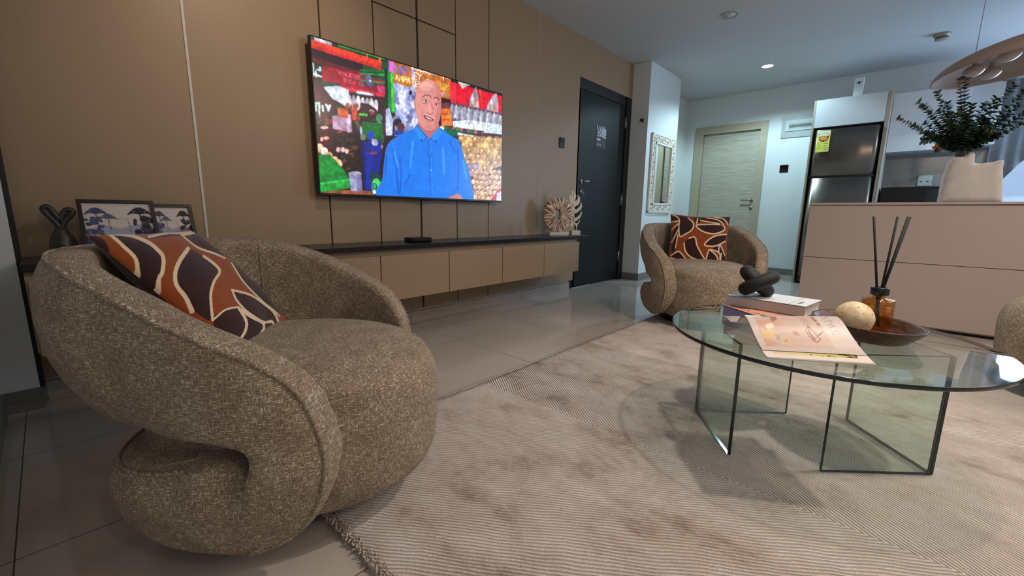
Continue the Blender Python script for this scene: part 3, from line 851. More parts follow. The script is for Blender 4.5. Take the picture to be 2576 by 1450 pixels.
for p in ([(640, 575), (760, 600), (900, 790), (1085, 960), (1240, 1120), (1100, 1150), (850, 850), (620, 640)],
          [(800, 553), (960, 556), (1090, 600), (1170, 680), (1195, 790), (1150, 900), (1170, 1010), (1085, 945), (1020, 790), (950, 680), (870, 615)],
          [(1370, 657), (1480, 705), (1570, 770), (1605, 820), (1555, 900), (1532, 1010), (1550, 1180), (1420, 1110), (1370, 1020), (1290, 930), (1275, 850), (1310, 740)],
          [(1335, 565), (1430, 535), (1540, 600), (1645, 725), (1560, 690), (1380, 595)],
          [(1555, 1178), (1640, 1110), (1735, 1078), (1800, 1190), (1770, 1300), (1800, 1480), (1660, 1420)],
          [(1755, 1100), (1850, 1160), (1920, 1215), (1905, 1290), (1840, 1345), (1770, 1300), (1800, 1200)],
          [(1700, 960), (1860, 1010), (1980, 1100), (2040, 1210), (1990, 1300), (1965, 1190), (1900, 1190), (1800, 1120), (1720, 1020)],
          [(1690, 755), (1760, 800), (1990, 1030), (2050, 1140), (1900, 1020), (1780, 900)],
          [(1090, 570), (1200, 500), (1330, 500), (1430, 540), (1330, 560), (1180, 575)],
          [(1925, 1215), (1985, 1195), (2010, 1300), (1960, 1400), (1830, 1370)]):
    cv.spoly(p, WINE)
for p, w_ in (([(640, 590), (740, 680), (860, 765), (960, 850), (1085, 945)], 17), ([(800, 555), (900, 640), (985, 720), (1020, 810), (1060, 890), (1085, 945)], 24),
              ([(830, 545), (960, 560), (1090, 610), (1160, 665), (1195, 720), (1185, 820), (1160, 880), (1175, 960), (1195, 1020)], 30),
              ([(1370, 657), (1315, 740), (1280, 830), (1285, 920), (1350, 1010), (1405, 1110)], 30),
              ([(1490, 708), (1560, 760), (1605, 820), (1560, 900), (1535, 1010), (1550, 1175)], 20),
              ([(1340, 565), (1440, 640), (1560, 690), (1640, 725)], 14), ([(1330, 550), (1430, 535)], 26), ([(1550, 1180), (1640, 1105), (1735, 1078)], 14),
              ([(1745, 1085), (1800, 1180), (1795, 1250), (1765, 1300)], 20), ([(1755, 1095), (1850, 1165), (1920, 1215), (1900, 1280), (1840, 1340)], 20),
              ([(1920, 1205), (1985, 1185), (2010, 1300)], 14), ([(1695, 955), (1730, 1030), (1800, 1110), (1900, 1185), (1980, 1190)], 14),
              ([(1695, 955), (1850, 1005), (1980, 1100), (2030, 1200)], 16), ([(1690, 760), (1780, 900), (1900, 1020), (2040, 1150)], 12),
              ([(1090, 565), (1240, 545), (1420, 535)], 18), ([(1170, 515), (1300, 500), (1430, 530)], 12)):
    cv.spline(p, w_, CREAM)
K1 = .9
cs = np.array([[.072, 1.486, .736], [.347, 1.88, .732], [.597, 1.701, .363], [.323, 1.308, .367]])
def pull(c, k): return [(p-np.array([0, 0, .8]))*k+np.array([0, 0, .8]) for p in c]
cushion('leaf-print velvet cushion slumped in the back of the nearest armchair', pull(cs.mean(0)+(cs-cs.mean(0))*1.02+np.array([-.006, 0, -.006]), K1), cv, .062, (.30, 1.44, .44), 235)

q2 = [((1691.2-1280)*3.153, (533.5-400)*3.153), ((1837.3-1280)*3.153, (541.5-400)*3.153), ((1834.3-1280)*3.153, (675.4-400)*3.153), ((1675.6-1280)*3.153, (663.5-400)*3.153)]
cv = Canvas(600, 600, RUST, q2)
for p in ([(1360, 440), (1430, 465), (1465, 520), (1450, 570), (1400, 600), (1357, 615), (1348, 540)], [(1440, 462), (1560, 455), (1530, 490), (1490, 515), (1470, 480)],
          [(1488, 530), (1600, 520), (1715, 545), (1690, 575), (1620, 598), (1540, 582)], [(1525, 490), (1570, 462), (1660, 490), (1690, 520), (1600, 510)],
          [(1640, 452), (1745, 455), (1740, 515)], [(1550, 682), (1620, 620), (1728, 590), (1722, 640), (1650, 688), (1590, 695)],
          [(1388, 675), (1430, 640), (1478, 635), (1495, 700), (1555, 800), (1480, 798), (1420, 755)], [(1275, 772), (1340, 735), (1400, 775), (1440, 828), (1340, 800)],
          [(1558, 835), (1580, 740), (1597, 722), (1650, 765), (1672, 840)], [(1605, 722), (1670, 740), (1688, 790), (1680, 842), (1725, 842), (1727, 760), (1690, 680), (1670, 680)],
          [(1285, 690), (1340, 590), (1322, 690), (1300, 740)], [(1295, 590), (1345, 515), (1345, 550), (1285, 655)], [(1300, 425), (1352, 470), (1300, 480)]):
    cv.spoly(p, WINE)
for p in ([(1305, 425), (1355, 470), (1350, 540), (1357, 615), (1400, 600), (1450, 570), (1465, 520), (1430, 465)], [(1520, 488), (1600, 505), (1668, 522), (1490, 530), (1540, 582), (1620, 598), (1690, 575), (1715, 545), (1660, 485), (1575, 460)],
          [(1735, 590), (1620, 620), (1550, 680), (1590, 695), (1650, 688), (1728, 645)], [(1430, 632), (1475, 628), (1495, 700), (1560, 805)], [(1390, 670), (1400, 730), (1450, 785), (1555, 815)],
          [(1280, 760), (1345, 733), (1385, 770), (1435, 830)], [(1275, 775), (1340, 800), (1400, 826)], [(1558, 835), (1580, 740), (1597, 722), (1670, 742), (1680, 790), (1670, 835)], [(1600, 728), (1650, 770), (1672, 835)],
          [(1665, 740), (1675, 680), (1725, 755)], [(1690, 745), (1685, 800), (1690, 838)], [(1295, 490), (1345, 492)], [(1290, 550), (1345, 515)], [(1285, 650), (1345, 560)], [(1340, 600), (1320, 700)], [(1640, 452), (1700, 470), (1742, 512)], [(1500, 470), (1490, 515)]):
    cv.spline(p, 11, CREAM)
cf = np.array([[3.727, 1.505, .819], [3.921, 1.10, .802], [3.744, 1.033, .393], [3.55, 1.438, .411]])
cf = cf.mean(0)+(cf-cf.mean(0))*1.07+np.array([0, 0, -.02])
cushion('leaf-print velvet cushion upright in the far armchair by the mirror', pull(cf, .915), cv, .065, (3.43, 1.16, .45), 150)

# ------------------------------------------------------------------ rug
def rug():
    x0, x1, y0, y1 = .405, 3.98, -1.75, 1.362
    n = 1400; V = []; F = []
    m = MB()
    nx, ny = 120, 100
    xs = np.linspace(x0, x1, nx); ys = np.linspace(y0, y1, ny)
    r2 = np.random.RandomState(5)
    z = .014+.0018*np.sin(xs[:, None]*5+ys[None, :]*3)+.001*r2.rand(nx, ny)
    v = [(xs[i]+(0 if 0 < i < nx-1 else r2.uniform(-.006, .006)), ys[j]+(0 if 0 < j < ny-1 else r2.uniform(-.004, .004)), z[i, j]) for i in range(nx) for j in range(ny)]
    f = [(i*ny+j, (i+1)*ny+j, (i+1)*ny+j+1, i*ny+j+1) for i in range(nx-1) for j in range(ny-1)]
    m.add(v, f, 0, True)
    # sides
    edge = [(i, 0) for i in range(nx)]+[(nx-1, j) for j in range(1, ny)]+[(i, ny-1) for i in range(nx-2, -1, -1)]+[(0, j) for j in range(ny-2, 0, -1)]
    vv = []
    for (i, j) in edge:
        p = v[i*ny+j]; vv += [p, (p[0], p[1], 0.0005)]
    k = len(edge)
    m.add(vv, [(2*a, 2*a+1, 2*((a+1) % k)+1, 2*((a+1) % k)) for a in range(k)])
    o = m.build('rug', 'rug_pile'); tag(o, 'pale ribbed herringbone rug under the glass table and armchairs', 'rug')
    # fluffy near edge: loops of pile
    m = MB()
    for y in np.arange(.30, 1.36, .0042):
        for _ in range(3):
            h = r2.uniform(.004, .013); a = r2.uniform(-.6, .6); x = x0+r2.uniform(-.004, .022)
            p = Vector((x, y+r2.uniform(-.003, .003), .010)); d = Vector((-math.cos(a)*r2.uniform(.2, 1), math.sin(a), 0))
            m.tube([p, p+d*.004+Vector((0, 0, h*.6)), p+d*.009+Vector((0, 0, h*.3))], [.0022, .0024, .0012], 5)
    e = m.build('fringe', 'rug_pile', o, recalc=False); e['kind'] = 'stuff'
rug()

# ------------------------------------------------------------------ television
TX0, TX1, TZ0, TZ1, TY = 1.070, 2.567, .886, 1.729, 2.47
tv = thing('television', 'wide flat television on the beige wall showing a man in a blue shirt', 'television', (1.82, 2.47, TZ0))
b = MB().box(TX0, TX1, TY, TY+.028, TZ0, TZ1, bev=.003).box(1.45, 2.2, TY+.028, YW-.006, 1.1, 1.5)
b.build('casing', 'black_plastic', tv)
MB().box(1.78, 1.86, TY-.004, TY+.01, TZ0-.008, TZ0+.002).build('sensor_bar', 'black_gloss', tv)
q3 = [(122, 88), (1580, 545), (1574, 1356), (197, 1290)]
cv = Canvas(720, 405, (46, 20, 30), q3)
T = cv
T.poly([(100, 60), (740, 270), (740, 440), (120, 240)], (22, 78, 44)); T.poly([(290, 120), (700, 245), (700, 300), (285, 165)], (10, 46, 40))
T.poly([(330, 150), (690, 262), (690, 275), (330, 170)], (50, 140, 60))
T.poly([(150, 88), (285, 130), (283, 168), (150, 128)], (190, 180, 205)); 
for i in range(4): T.line([(165+30*i, 92+9*i), (172+30*i, 128+9*i)], 9, (230, 225, 240))
T.poly([(120, 112), (660, 285), (660, 352), (122, 178)], (236, 62, 40)); T.poly([(120, 150), (660, 325), (660, 352), (122, 178)], (214, 40, 44))
T.poly([(640, 250), (656, 255), (656, 300), (640, 295)], (240, 90, 40)); T.poly([(546, 222), (558, 226), (556, 262), (546, 258)], (220, 110, 50))
T.poly([(122, 180), (520, 305), (520, 395), (125, 245)], (34, 16, 32)); T.poly([(125, 245), (560, 380), (560, 415), (125, 285)], (96, 18, 30))
T.poly([(210, 315), (692, 430), (692, 545), (200, 440)], (158, 16, 44)); T.poly([(130, 420), (340, 455), (340, 500), (140, 455)], (16, 70, 46))
for a in range(5): T.poly([(490, 345+26*a), (695, 352+30*a), (695, 366+30*a), (500, 360+26*a)], [(16, 110, 44), (40, 160, 66), (12, 84, 60), (30, 140, 70), (14, 90, 90)][a])
T.text('PRUEBE', (340, 385), (22, 5.5), (0, -26), 5, (236, 96, 128)); T.text('RICA VA', (376, 440), (18, 4.5), (0, -28), 5, (236, 110, 140))
T.ell(565, 430, 24, 56, (92, 100, 134), -.3); T.ell(575, 435, 7, 8, (220, 225, 235))
T.poly([(625, 470), (690, 480), (690, 550), (640, 520)], (220, 60, 120)); T.poly([(300, 465), (685, 530), (685, 560), (310, 500)], (206, 40, 66))
T.poly([(140, 420), (230, 470), (290, 600), (280, 640), (150, 580)], (74, 24, 34))
T.poly([(215, 478), (330, 470), (412, 500), (412, 545), (388, 628), (340, 600), (286, 570)], (214, 226, 252)); T.line([(480, 520), (590, 540)], 22, (228, 232, 255))
for i in range(7): T.ell(415+34*i, 590+6*i, 17, 50+4*(i % 3), [(226, 214, 226), (180, 168, 190), (244, 236, 244)][i % 3])
T.poly([(500, 600), (560, 610), (620, 650), (640, 690), (510, 680)], (60, 30, 30))
for k in range(70):
    x, y = rng.uniform(150, 670), rng.uniform(620, 980)
    T.ell(x, y, rng.uniform(8, 32), rng.uniform(6, 26), [(120, 40, 40), (170, 90, 60), (70, 30, 36), (150, 60, 60), (60, 70, 40), (190, 150, 170), (30, 60, 50)][k % 7], rng.uniform(-.4, .4))
T.poly([(160, 770), (280, 780), (280, 960), (180, 930)], (64, 18, 24)); T.ell(225, 790, 30, 14, (240, 190, 180)); T.ell(240, 870, 22, 14, (236, 150, 130)); T.ell(205, 878, 12, 18, (240, 170, 160))
T.poly([(285, 700), (430, 690), (436, 830), (290, 800)], (178, 136, 168)); T.poly([(395, 690), (420, 690), (420, 830), (400, 830)], (220, 200, 236)); T.poly([(325, 640), (410, 655), (408, 720), (330, 700)], (196, 84, 44))
T.poly([(430, 640), (480, 640), (470, 730), (440, 740)], (210, 70, 50)); T.line([(495, 690), (545, 695)], 22, (90, 210, 60))
T.poly([(512, 742), (680, 760), (680, 910), (560, 880), (515, 850)], (14, 98, 38)); T.ell(645, 720, 24, 34, (70, 130, 96)); T.ell(505, 815, 9, 34, (150, 150, 200)); T.ell(520, 865, 22, 26, (110, 110, 90))
T.poly([(290, 880), (500, 830), (510, 1290), (270, 1280)], (38, 22, 18)); 
for k in range(26): T.ell(rng.uniform(300, 490), rng.uniform(880, 1160), rng.uniform(8, 30), rng.uniform(6, 20), [(78, 56, 40), (40, 56, 36), (96, 60, 50), (24, 20, 24)][k % 4])
for x, y in ((330, 960), (395, 970), (365, 960)): T.ell(x, y, 16, 20, (240, 190, 190))
T.poly([(500, 900), (655, 892), (665, 1020), (600, 1305), (530, 1290)], (20, 40, 150)); T.poly([(500, 900), (530, 905), (545, 1290), (530, 1290)], (14, 26, 96)); T.ell(580, 852, 26, 32, (24, 60, 190)); T.ell(610, 905, 24, 30, (170, 180, 214), -.5); T.poly([(566, 978), (628, 978), (628, 996), (566, 996)], (150, 60, 90))
T.poly([(270, 1262), (600, 1280), (600, 1320), (190, 1300)], (150, 82, 50)); T.poly([(575, 1130), (660, 1150), (660, 1310), (585, 1300)], (20, 60, 60)); T.ell(622, 1240, 36, 60, (70, 190, 80)); T.text('O', (596, 1268), (26, 0), (0, -44), 9, (20, 60, 150)); T.ell(606, 1285, 16, 16, (220, 230, 240))
T.poly([(408, 1138), (505, 1140), (516, 1280), (425, 1278)], (150, 146, 186)); T.ell(457, 1142, 49, 16, (180, 176, 210)); T.poly([(470, 1150), (505, 1150), (516, 1280), (480, 1280)], (116, 112, 156))
for x, y, c in ((190, 945, (240, 186, 150)), (225, 975, (250, 224, 220)), (262, 1010, (230, 170, 120)), (305, 1045, (250, 200, 150)), (335, 1070, (244, 190, 140))): T.ell(x, y, 28, 34, c)
T.poly([(182, 992), (268, 1000), (380, 1120), (418, 1190), (415, 1258), (195, 1285)], (22, 132, 52)); T.poly([(190, 1222), (418, 1192), (416, 1256), (196, 1286)], (28, 160, 62)); T.poly([(190, 1214), (418, 1184), (418, 1196), (190, 1228)], (70, 196, 90))
for k, p in enumerate(([(140, 300), (140, 395)], [(150, 380), (200, 400)], [(172, 345), (198, 352)], [(160, 360), (165, 398)], [(190, 330), (196, 334)])): T.line(p, 16, (196, 255, 255))
for p in ([(160, 600), (160, 660)], [(185, 600), (188, 690)], [(160, 605), (185, 600)], [(212, 625), (216, 665)], [(240, 615), (258, 650)], [(268, 620), (256, 660)]): T.line(p, 17, (206, 250, 255))
T.ell(190, 708, 7, 7, (240, 150, 255))
T.poly([(684, 335), (762, 360), (770, 690), (690, 655)], (20, 120, 46)); T.poly([(684, 335), (706, 340), (712, 660), (692, 650)], (8, 40, 30)); T.poly([(730, 360), (756, 368), (762, 670), (740, 665)], (64, 200, 70))
T.poly([(712, 276), (760, 292), (752, 372), (718, 362)], (214, 92, 206))
T.poly([(750, 282), (1190, 405), (1190, 580), (1100, 560), (752, 470)], (196, 112, 44)); T.line([(896, 322), (900, 452)], 13, (230, 226, 240))
T.text("CHOP S", (752, 362), (21, 6), (3, -52), 9, (120, 110, 210)); T.text('NAPA', (772, 430), (22, 6), (4, -42), 8, (240, 226, 150)); T.text('EY -', (908, 420), (24, 7), (2, -50), 8, (240, 236, 255))
T.text('BERENJENA', (905, 345), (15, 4.6), (2, -34), 6, (220, 214, 250)); T.text('EN', (918, 478), (20, 5), (2, -42), 8, (236, 230, 250)); T.text('AGOS', (1098, 495), (16, 4), (2, -42), 6, (210, 170, 60)); T.text('AS', (1120, 550), (14, 3), (2, -32), 5, (190, 160, 210)); T.text('I.', (1120, 428), (24, 6), (2, -40), 8, (240, 240, 255)); T.line([(760, 290), (880, 320)], 10, (120, 60, 30))
T.poly([(756, 455), (935, 500), (935, 830), (760, 860), (770, 620)], (150, 158, 214))
for k in range(46):
    x, y = rng.uniform(770, 930), rng.uniform(470, 840)
    T.ell(x, y, rng.uniform(10, 34), rng.uniform(12, 40), [(200, 208, 250), (172, 180, 230), (120, 124, 176), (214, 220, 255)][k % 4], rng.uniform(-.6, .6))
T.poly([(690, 655), (720, 640), (750, 740), (745, 850), (695, 855)], (196, 206, 246)); T.poly([(676, 640), (694, 645), (690, 860), (672, 850)], (70, 30, 60)); T.ell(785, 752, 30, 30, (36, 24, 40)); T.ell(810, 790, 28, 34, (96, 44, 50)); T.poly([(750, 810), (830, 815), (830, 850), (750, 850)], (40, 60, 150)); T.ell(882, 525, 12, 18, (30, 34, 60))
T.poly([(1180, 440), (1600, 560), (1600, 720), (1195, 660)], (222, 20, 44)); T.poly([(1180, 440), (1225, 450), (1232, 640), (1195, 640)], (240, 40, 60)); T.poly([(1400, 500), (1420, 505), (1440, 600), (1425, 600)], (246, 70, 50)); T.poly([(1240, 440), (1340, 470), (1310, 480), (1280, 500), (1260, 470)], (206, 190, 190))
for q_ in ([(1330, 640), (1330, 585), (1360, 520), (1382, 478), (1398, 560), (1405, 650), (1370, 672)], [(1452, 690), (1470, 620), (1510, 550), (1535, 528), (1552, 600), (1552, 700), (1510, 720)]):
    T.poly(q_, (176, 172, 186)); c_ = np.mean(q_, 0); T.ell(c_[0], c_[1]+14, 30, 44, (196, 150, 140)); T.ell(c_[0]-12, c_[1]-10, 10, 40, (220, 220, 230))
T.poly([(1185, 600), (1600, 690), (1600, 780), (1190, 740)], (96, 70, 84))
for k in range(26): T.ell(1195+16*k, 665+3.4*k+8*(k % 2), 11, 54, [(170, 168, 190), (140, 138, 160), (196, 194, 206)][k % 3], .1)
T.poly([(1200, 745), (1330, 735), (1590, 778), (1590, 850), (1440, 835), (1210, 800)], (220, 236, 250)); T.ell(1412, 775, 40, 12, (255, 255, 255)); T.poly([(1100, 780), (1440, 820), (1440, 880), (1120, 850)], (24, 90, 60)); 
for k in range(9): T.poly([(1200+28*k, 784+5*k), (1222+28*k, 788+5*k), (1222+28*k, 812+5*k), (1200+28*k, 808+5*k)], [(220, 60, 40), (40, 120, 90), (230, 90, 60), (60, 60, 110)][k % 4])
T.poly([(1240, 835), (1600, 850), (1600, 1400), (1290, 1360), (1250, 900)], (70, 36, 24)); T.poly([(1240, 830), (1440, 870), (1440, 885), (1240, 850)], (226, 230, 240))
for r_ in range(6):
    for k in range(7):
        x, y = 1275+52*k+24*(r_ % 2), 880+44*r_+3*k
        T.ell(x, y, 29, 31, [(196, 146, 78), (214, 170, 100), (176, 126, 70)][(r_+k) % 3]); T.ell(x-7, y-8, 9, 8, (240, 214, 168)); T.line([(x-16, y+12), (x+4, y-4)], 4, (236, 208, 160))
T.poly([(1310, 1080), (1400, 1060), (1420, 1160), (1340, 1180)], (150, 120, 140))
for k in range(22): T.ell(rng.uniform(1320, 1410), rng.uniform(1085, 1165), 12, 10, (186, 160, 180))
T.poly([(1340, 1170), (1600, 1080), (1600, 1400), (1330, 1370)], (80, 40, 26))
for r_ in range(6):
    for k in range(8):
        x, y = 1362+33*k+15*(r_ % 2), 1130+40*r_+4*k-14*(k > 3)
        T.ell(x, y, 18, 21, [(214, 160, 104), (230, 182, 128), (196, 138, 88)][(r_*2+k) % 3]); T.ell(x-5, y-6, 6, 7, (246, 220, 180))
T.poly([(1490, 1350), (1575, 1250), (1600, 1300), (1540, 1380)], (196, 20, 30)); T.poly([(1540, 1300), (1600, 1270), (1600, 1380), (1540, 1370)], (226, 220, 216))
T.poly([(1113, 650), (1186, 645), (1200, 782), (1118, 780)], (242, 124, 46)); T.poly([(1116, 610), (1180, 600), (1182, 650), (1116, 650)], (120, 60, 60)); T.line([(1130, 690), (1175, 690)], 8, (190, 60, 30)); T.line([(1135, 730), (1175, 735)], 12, (200, 70, 40))
T.ell(1122, 798, 18, 18, (226, 236, 200)); T.ell(908, 745, 16, 28, (214, 220, 250))
T.grain(60, .22, 3); T.grain(22, .15, 4); T.blur(2)
# the man
SH = (28, 122, 236)
T.poly(catmull([(655, 1330), (668, 1180), (690, 980), (720, 905), (800, 850), (905, 800), (940, 770), (1010, 860), (1095, 795), (1180, 850), (1245, 890), (1275, 960), (1310, 1080), (1345, 1200), (1362, 1350), (1280, 1370), (1200, 1340)], 5, True), SH)
T.poly([(1150, 1340), (1240, 1300), (1280, 1330), (1270, 1360)], (206, 130, 120))
for p in ([(745, 960), (770, 1080), (790, 1300)], [(800, 1020), (812, 1150), (800, 1300)], [(1240, 960), (1250, 1100), (1240, 1270)], [(700, 1000), (690, 1150)], [(1180, 900), (1230, 1000)], [(880, 1150), (840, 1230)]): T.spline(p, 12, (20, 96, 214))
for p in ([(760, 980), (785, 1090)], [(900, 900), (880, 1100)], [(1130, 950), (1140, 1150)], [(1285, 1050), (1310, 1180)]): T.spline(p, 16, (60, 150, 250))
T.poly([(940, 740), (1100, 760), (1100, 800), (1045, 850), (1020, 885), (975, 850), (930, 790)], (196, 108, 112))
T.poly([(905, 800), (935, 772), (1010, 858), (968, 905)], (44, 140, 246)); T.poly([(1030, 868), (1098, 796), (1125, 830), (1078, 908)], (44, 140, 246))
T.spline([(935, 772), (975, 830), (1015, 872)], 6, (16, 80, 190)); T.spline([(968, 905), (1010, 862)], 5, (16, 80, 190)); T.spline([(1078, 908), (1032, 872)], 5, (16, 80, 190))
T.line([(1020, 880), (1035, 1320)], 5, (20, 90, 206)); T.line([(1036, 890), (1050, 1320)], 3, (50, 140, 248))
for x, y in ((1034, 998), (1043, 1125), (1051, 1245)): T.ell(x, y, 8, 10, (16, 70, 170)); T.ell(x-2, y-3, 5, 6, (120, 190, 255))
for x, y in ((965, 890), (1078, 898)): T.ell(x, y, 5, 7, (14, 40, 110))
SK = (224, 148, 140)
T.ell(922, 610, 13, 42, (206, 120, 120)); T.ell(1106, 650, 10, 40, (196, 112, 112))
T.poly(catmull([(922, 560), (930, 490), (960, 445), (1010, 428), (1065, 440), (1100, 480), (1114, 545), (1116, 640), (1108, 720), (1080, 780), (1035, 815), (985, 800), (945, 750), (925, 680)], 5, True), SK)
T.poly(catmull([(1060, 450), (1100, 480), (1114, 545), (1116, 640), (1108, 720), (1080, 780), (1045, 808), (1080, 700), (1085, 600), (1080, 520)], 5, True), (204, 124, 120))
T.ell(1000, 480, 50, 36, (240, 172, 160)); T.ell(985, 640, 26, 30, (232, 150, 140)); 
T.spline([(975, 560), (995, 545), (1025, 548), (1040, 566)], 9, (150, 84, 80)); T.spline([(1058, 572), (1080, 562), (1100, 578)], 8, (140, 76, 76))
T.ell(996, 592, 17, 8, (244, 222, 222), .15); T.ell(1000, 592, 7, 8, (50, 34, 40)); T.ell(1080, 618, 14, 8, (232, 208, 208), .2); T.ell(1078, 618, 6, 8, (50, 34, 40))
T.spline([(978, 586), (996, 578), (1016, 588)], 5, (130, 70, 70)); T.spline([(1066, 610), (1080, 604), (1096, 614)], 5, (126, 66, 66)); T.spline([(980, 606), (996, 610), (1012, 606)], 4, (176, 100, 98))
T.poly(catmull([(1036, 600), (1052, 650), (1054, 680), (1032, 690), (1008, 676), (1014, 640)], 4, True), (232, 156, 146)); T.spline([(1008, 676), (1030, 690), (1054, 680)], 6, (170, 90, 92)); T.spline([(1036, 590), (1054, 660)], 5, (186, 104, 104))
T.poly(catmull([(982, 700), (1010, 706), (1042, 722), (1060, 736), (1046, 740), (1015, 732), (992, 720)], 4, True), (110, 40, 50)); T.poly([(996, 708), (1044, 728), (1040, 734), (1000, 718)], (236, 226, 226)); T.spline([(988, 722), (1015, 742), (1050, 746)], 6, (190, 100, 104)); T.spline([(975, 670), (968, 700), (980, 724)], 4, (190, 110, 106))
T.spline([(950, 500), (1010, 486), (1070, 506)], 3, (206, 132, 126)); T.spline([(955, 522), (1010, 508), (1075, 528)], 3, (206, 132, 126)); T.ell(1035, 790, 34, 16, (214, 136, 130))
T.grain(26, .05, 9); T.blur(1)
sheet('screen', cv, 640, 360, flat((TX0+.008, TY-.0015, TZ1-.008), (TX1-TX0-.016, 0, 0), (0, 0, -(TZ1-TZ0-.022))), MATS['tv_picture'], tv)

# ------------------------------------------------------------------ wall-hung television bench
FY = 2.20
bc = thing('tv_cabinet', 'long beige wall-hung cabinet with black top below the television', 'cabinet', (1.6, 2.34, .27))
x1 = 3.337; edges = [x1]
for x in (2.811, 2.303, 1.787, 1.281, .768, .255, -.07): edges.append(x)
MB().box(-.075, x1-.004, FY+.03, YW, .278, .578).build('body', 'beige_panel', bc)
MB().box(-.078, 3.468, FY-.012, YW, .5785, .604, bev=.002).build('worktop', 'black_lacquer', bc)
for a, b in zip(edges[1:], edges[:-1]):
    MB().box(a+.0025, b-.0025, FY, FY+.018, .272, .545, bev=.0015).build('door', 'beige_panel', bc)

o = MB().box(1.585, 1.735, 2.31, 2.42, .6045, .634, bev=.006)
bx = thing('set_top_box', 'small flat black box on the cabinet top under the television', 'box', (1.66, 2.36, .604))
o.build('casing', 'black_plastic', bx); MB().box(1.597, 1.723, 2.3085, 2.3105, .610, .628).build('front_panel', 'black_gloss', bx)

# coral ring sculpture
sc = thing('ring_sculpture', 'carved ray-patterned ring sculpture with a hole, on a white block at the cabinet end', 'sculpture', (3.22, 2.385, .604))
cx, cy, cz, R = 3.212, 2.367, .790, .158; EX = Vector((.91, -.41, 0)); NX = Vector((-.41, -.91, 0))
v = []; f = []; pol = []
na, nr = 96, 14
def ringpt(a, r, s):
    rr = R*(1+.02*math.sin(3*a+1)+.012*math.sin(7*a)); hx, hz = .020, .046
    q0, q1 = r, 1-r
    lx = (hx*q1+rr*q0)*math.cos(a); lz = (hz*q1+rr*1.02*q0)*math.sin(a)
    th = .021*(1-.5*r*r)*(min(1, (1-r)*9+.35))*(min(1, r*9+.5))
    p = Vector((cx, cy, cz+lz))+EX*lx+NX*(-s*th); return tuple(p)
for s in (-1, 1):
    for k in range(nr+1):
        for i in range(na):
            a = 2*PI*i/na; v.append(ringpt(a, k/nr, s)); pol.append((i/na*6.2831*(1 if i < na else 0), k/nr, s))
W_ = (nr+1)*na
for s in (0, 1):
    for k in range(nr):
        for i in range(na):
            j = (i+1) % na; f.append((s*W_+k*na+i, s*W_+k*na+j, s*W_+(k+1)*na+j, s*W_+(k+1)*na+i))
for k in (0, nr):
    for i in range(na):
        j = (i+1) % na; f.append((k*na+i, k*na+j, W_+k*na+j, W_+k*na+i))
o = MB().add(v, f, 0, True).build('ring', 'coral_rays', sc)
vv = np.array([tuple(p.co) for p in o.data.vertices])+np.array(sc.location)-np.array([cx, cy, cz])
lx_ = vv[:, 0]*.91-vv[:, 1]*.41; an = np.arctan2(vv[:, 2], lx_); rd = np.hypot(lx_, vv[:, 2])
at = o.data.attributes.new('polar', 'FLOAT_VECTOR', 'POINT'); at.data.foreach_set('vector', np.c_[np.cos(an)*1.6, rd*2.2, np.sin(an)*1.6].astype(np.float32).ravel())
# keep rays: use the angle on a circle as vector so that there is no seam
MB().obox((3.217, 2.367, .618), EX*.10, NX*.035, (0, 0, .0135)).build('base', 'marble', sc)

# monstera leaf sculpture
ml = thing('leaf_sculpture', 'whitewashed wooden monstera leaf on a white block beside the ring sculpture', 'sculpture', (3.43, 2.30, .604))
def z6c(x, y):  # outline traced in a local frame, metres
    return ((x-940)/1450*.60, (1085-y)/1450*.583+.04)
lobes = [[(835, 560), (770, 460), (742, 350), (760, 255), (790, 310), (812, 330), (788, 250), (824, 145), (838, 230), (850, 330), (858, 440)],
         [(850, 430), (860, 300), (852, 175), (900, 230), (925, 300), (905, 380), (915, 420), (955, 380), (985, 320), (975, 265), (1020, 320), (1035, 400), (1000, 480), (940, 520), (880, 550)],
         [(880, 560), (930, 610), (1010, 560), (1060, 490), (1066, 435), (1090, 510), (1080, 580), (1020, 640), (940, 690), (900, 700), (870, 640)],
         [(880, 650), (920, 800), (1000, 770), (1060, 720), (1090, 650), (1095, 710), (1060, 790), (1000, 840), (940, 880), (900, 890), (860, 800)],
         [(870, 830), (930, 920), (990, 930), (1030, 890), (1048, 840), (1045, 900), (1000, 960), (975, 1020), (950, 990), (880, 930), (850, 870)],
         [(840, 500), (890, 640), (905, 760), (890, 900), (850, 1000), (876, 1020), (820, 1010), (760, 960), (700, 800), (680, 640), (740, 500)]]
m = MB()
for L in lobes: m.prism([z6c(x, y) for x, y in catmull(L, 3, True)], (3.442, 2.322, .604+.006), EX, (0, 0, 1), NX*-.012)
m.build('leaf', 'whitewash', ml)
for q_ in (.008, -.05): MB().cyl(Vector((3.44, 2.322, .6455))+EX*q_, Vector((3.44, 2.322, .70))+EX*q_, .004, 8).build('rod', 'whitewash', ml)
MB().obox((3.428, 2.322, .6245), EX*.046, NX*.03, (0, 0, .020)).build('base', 'marble', ml)

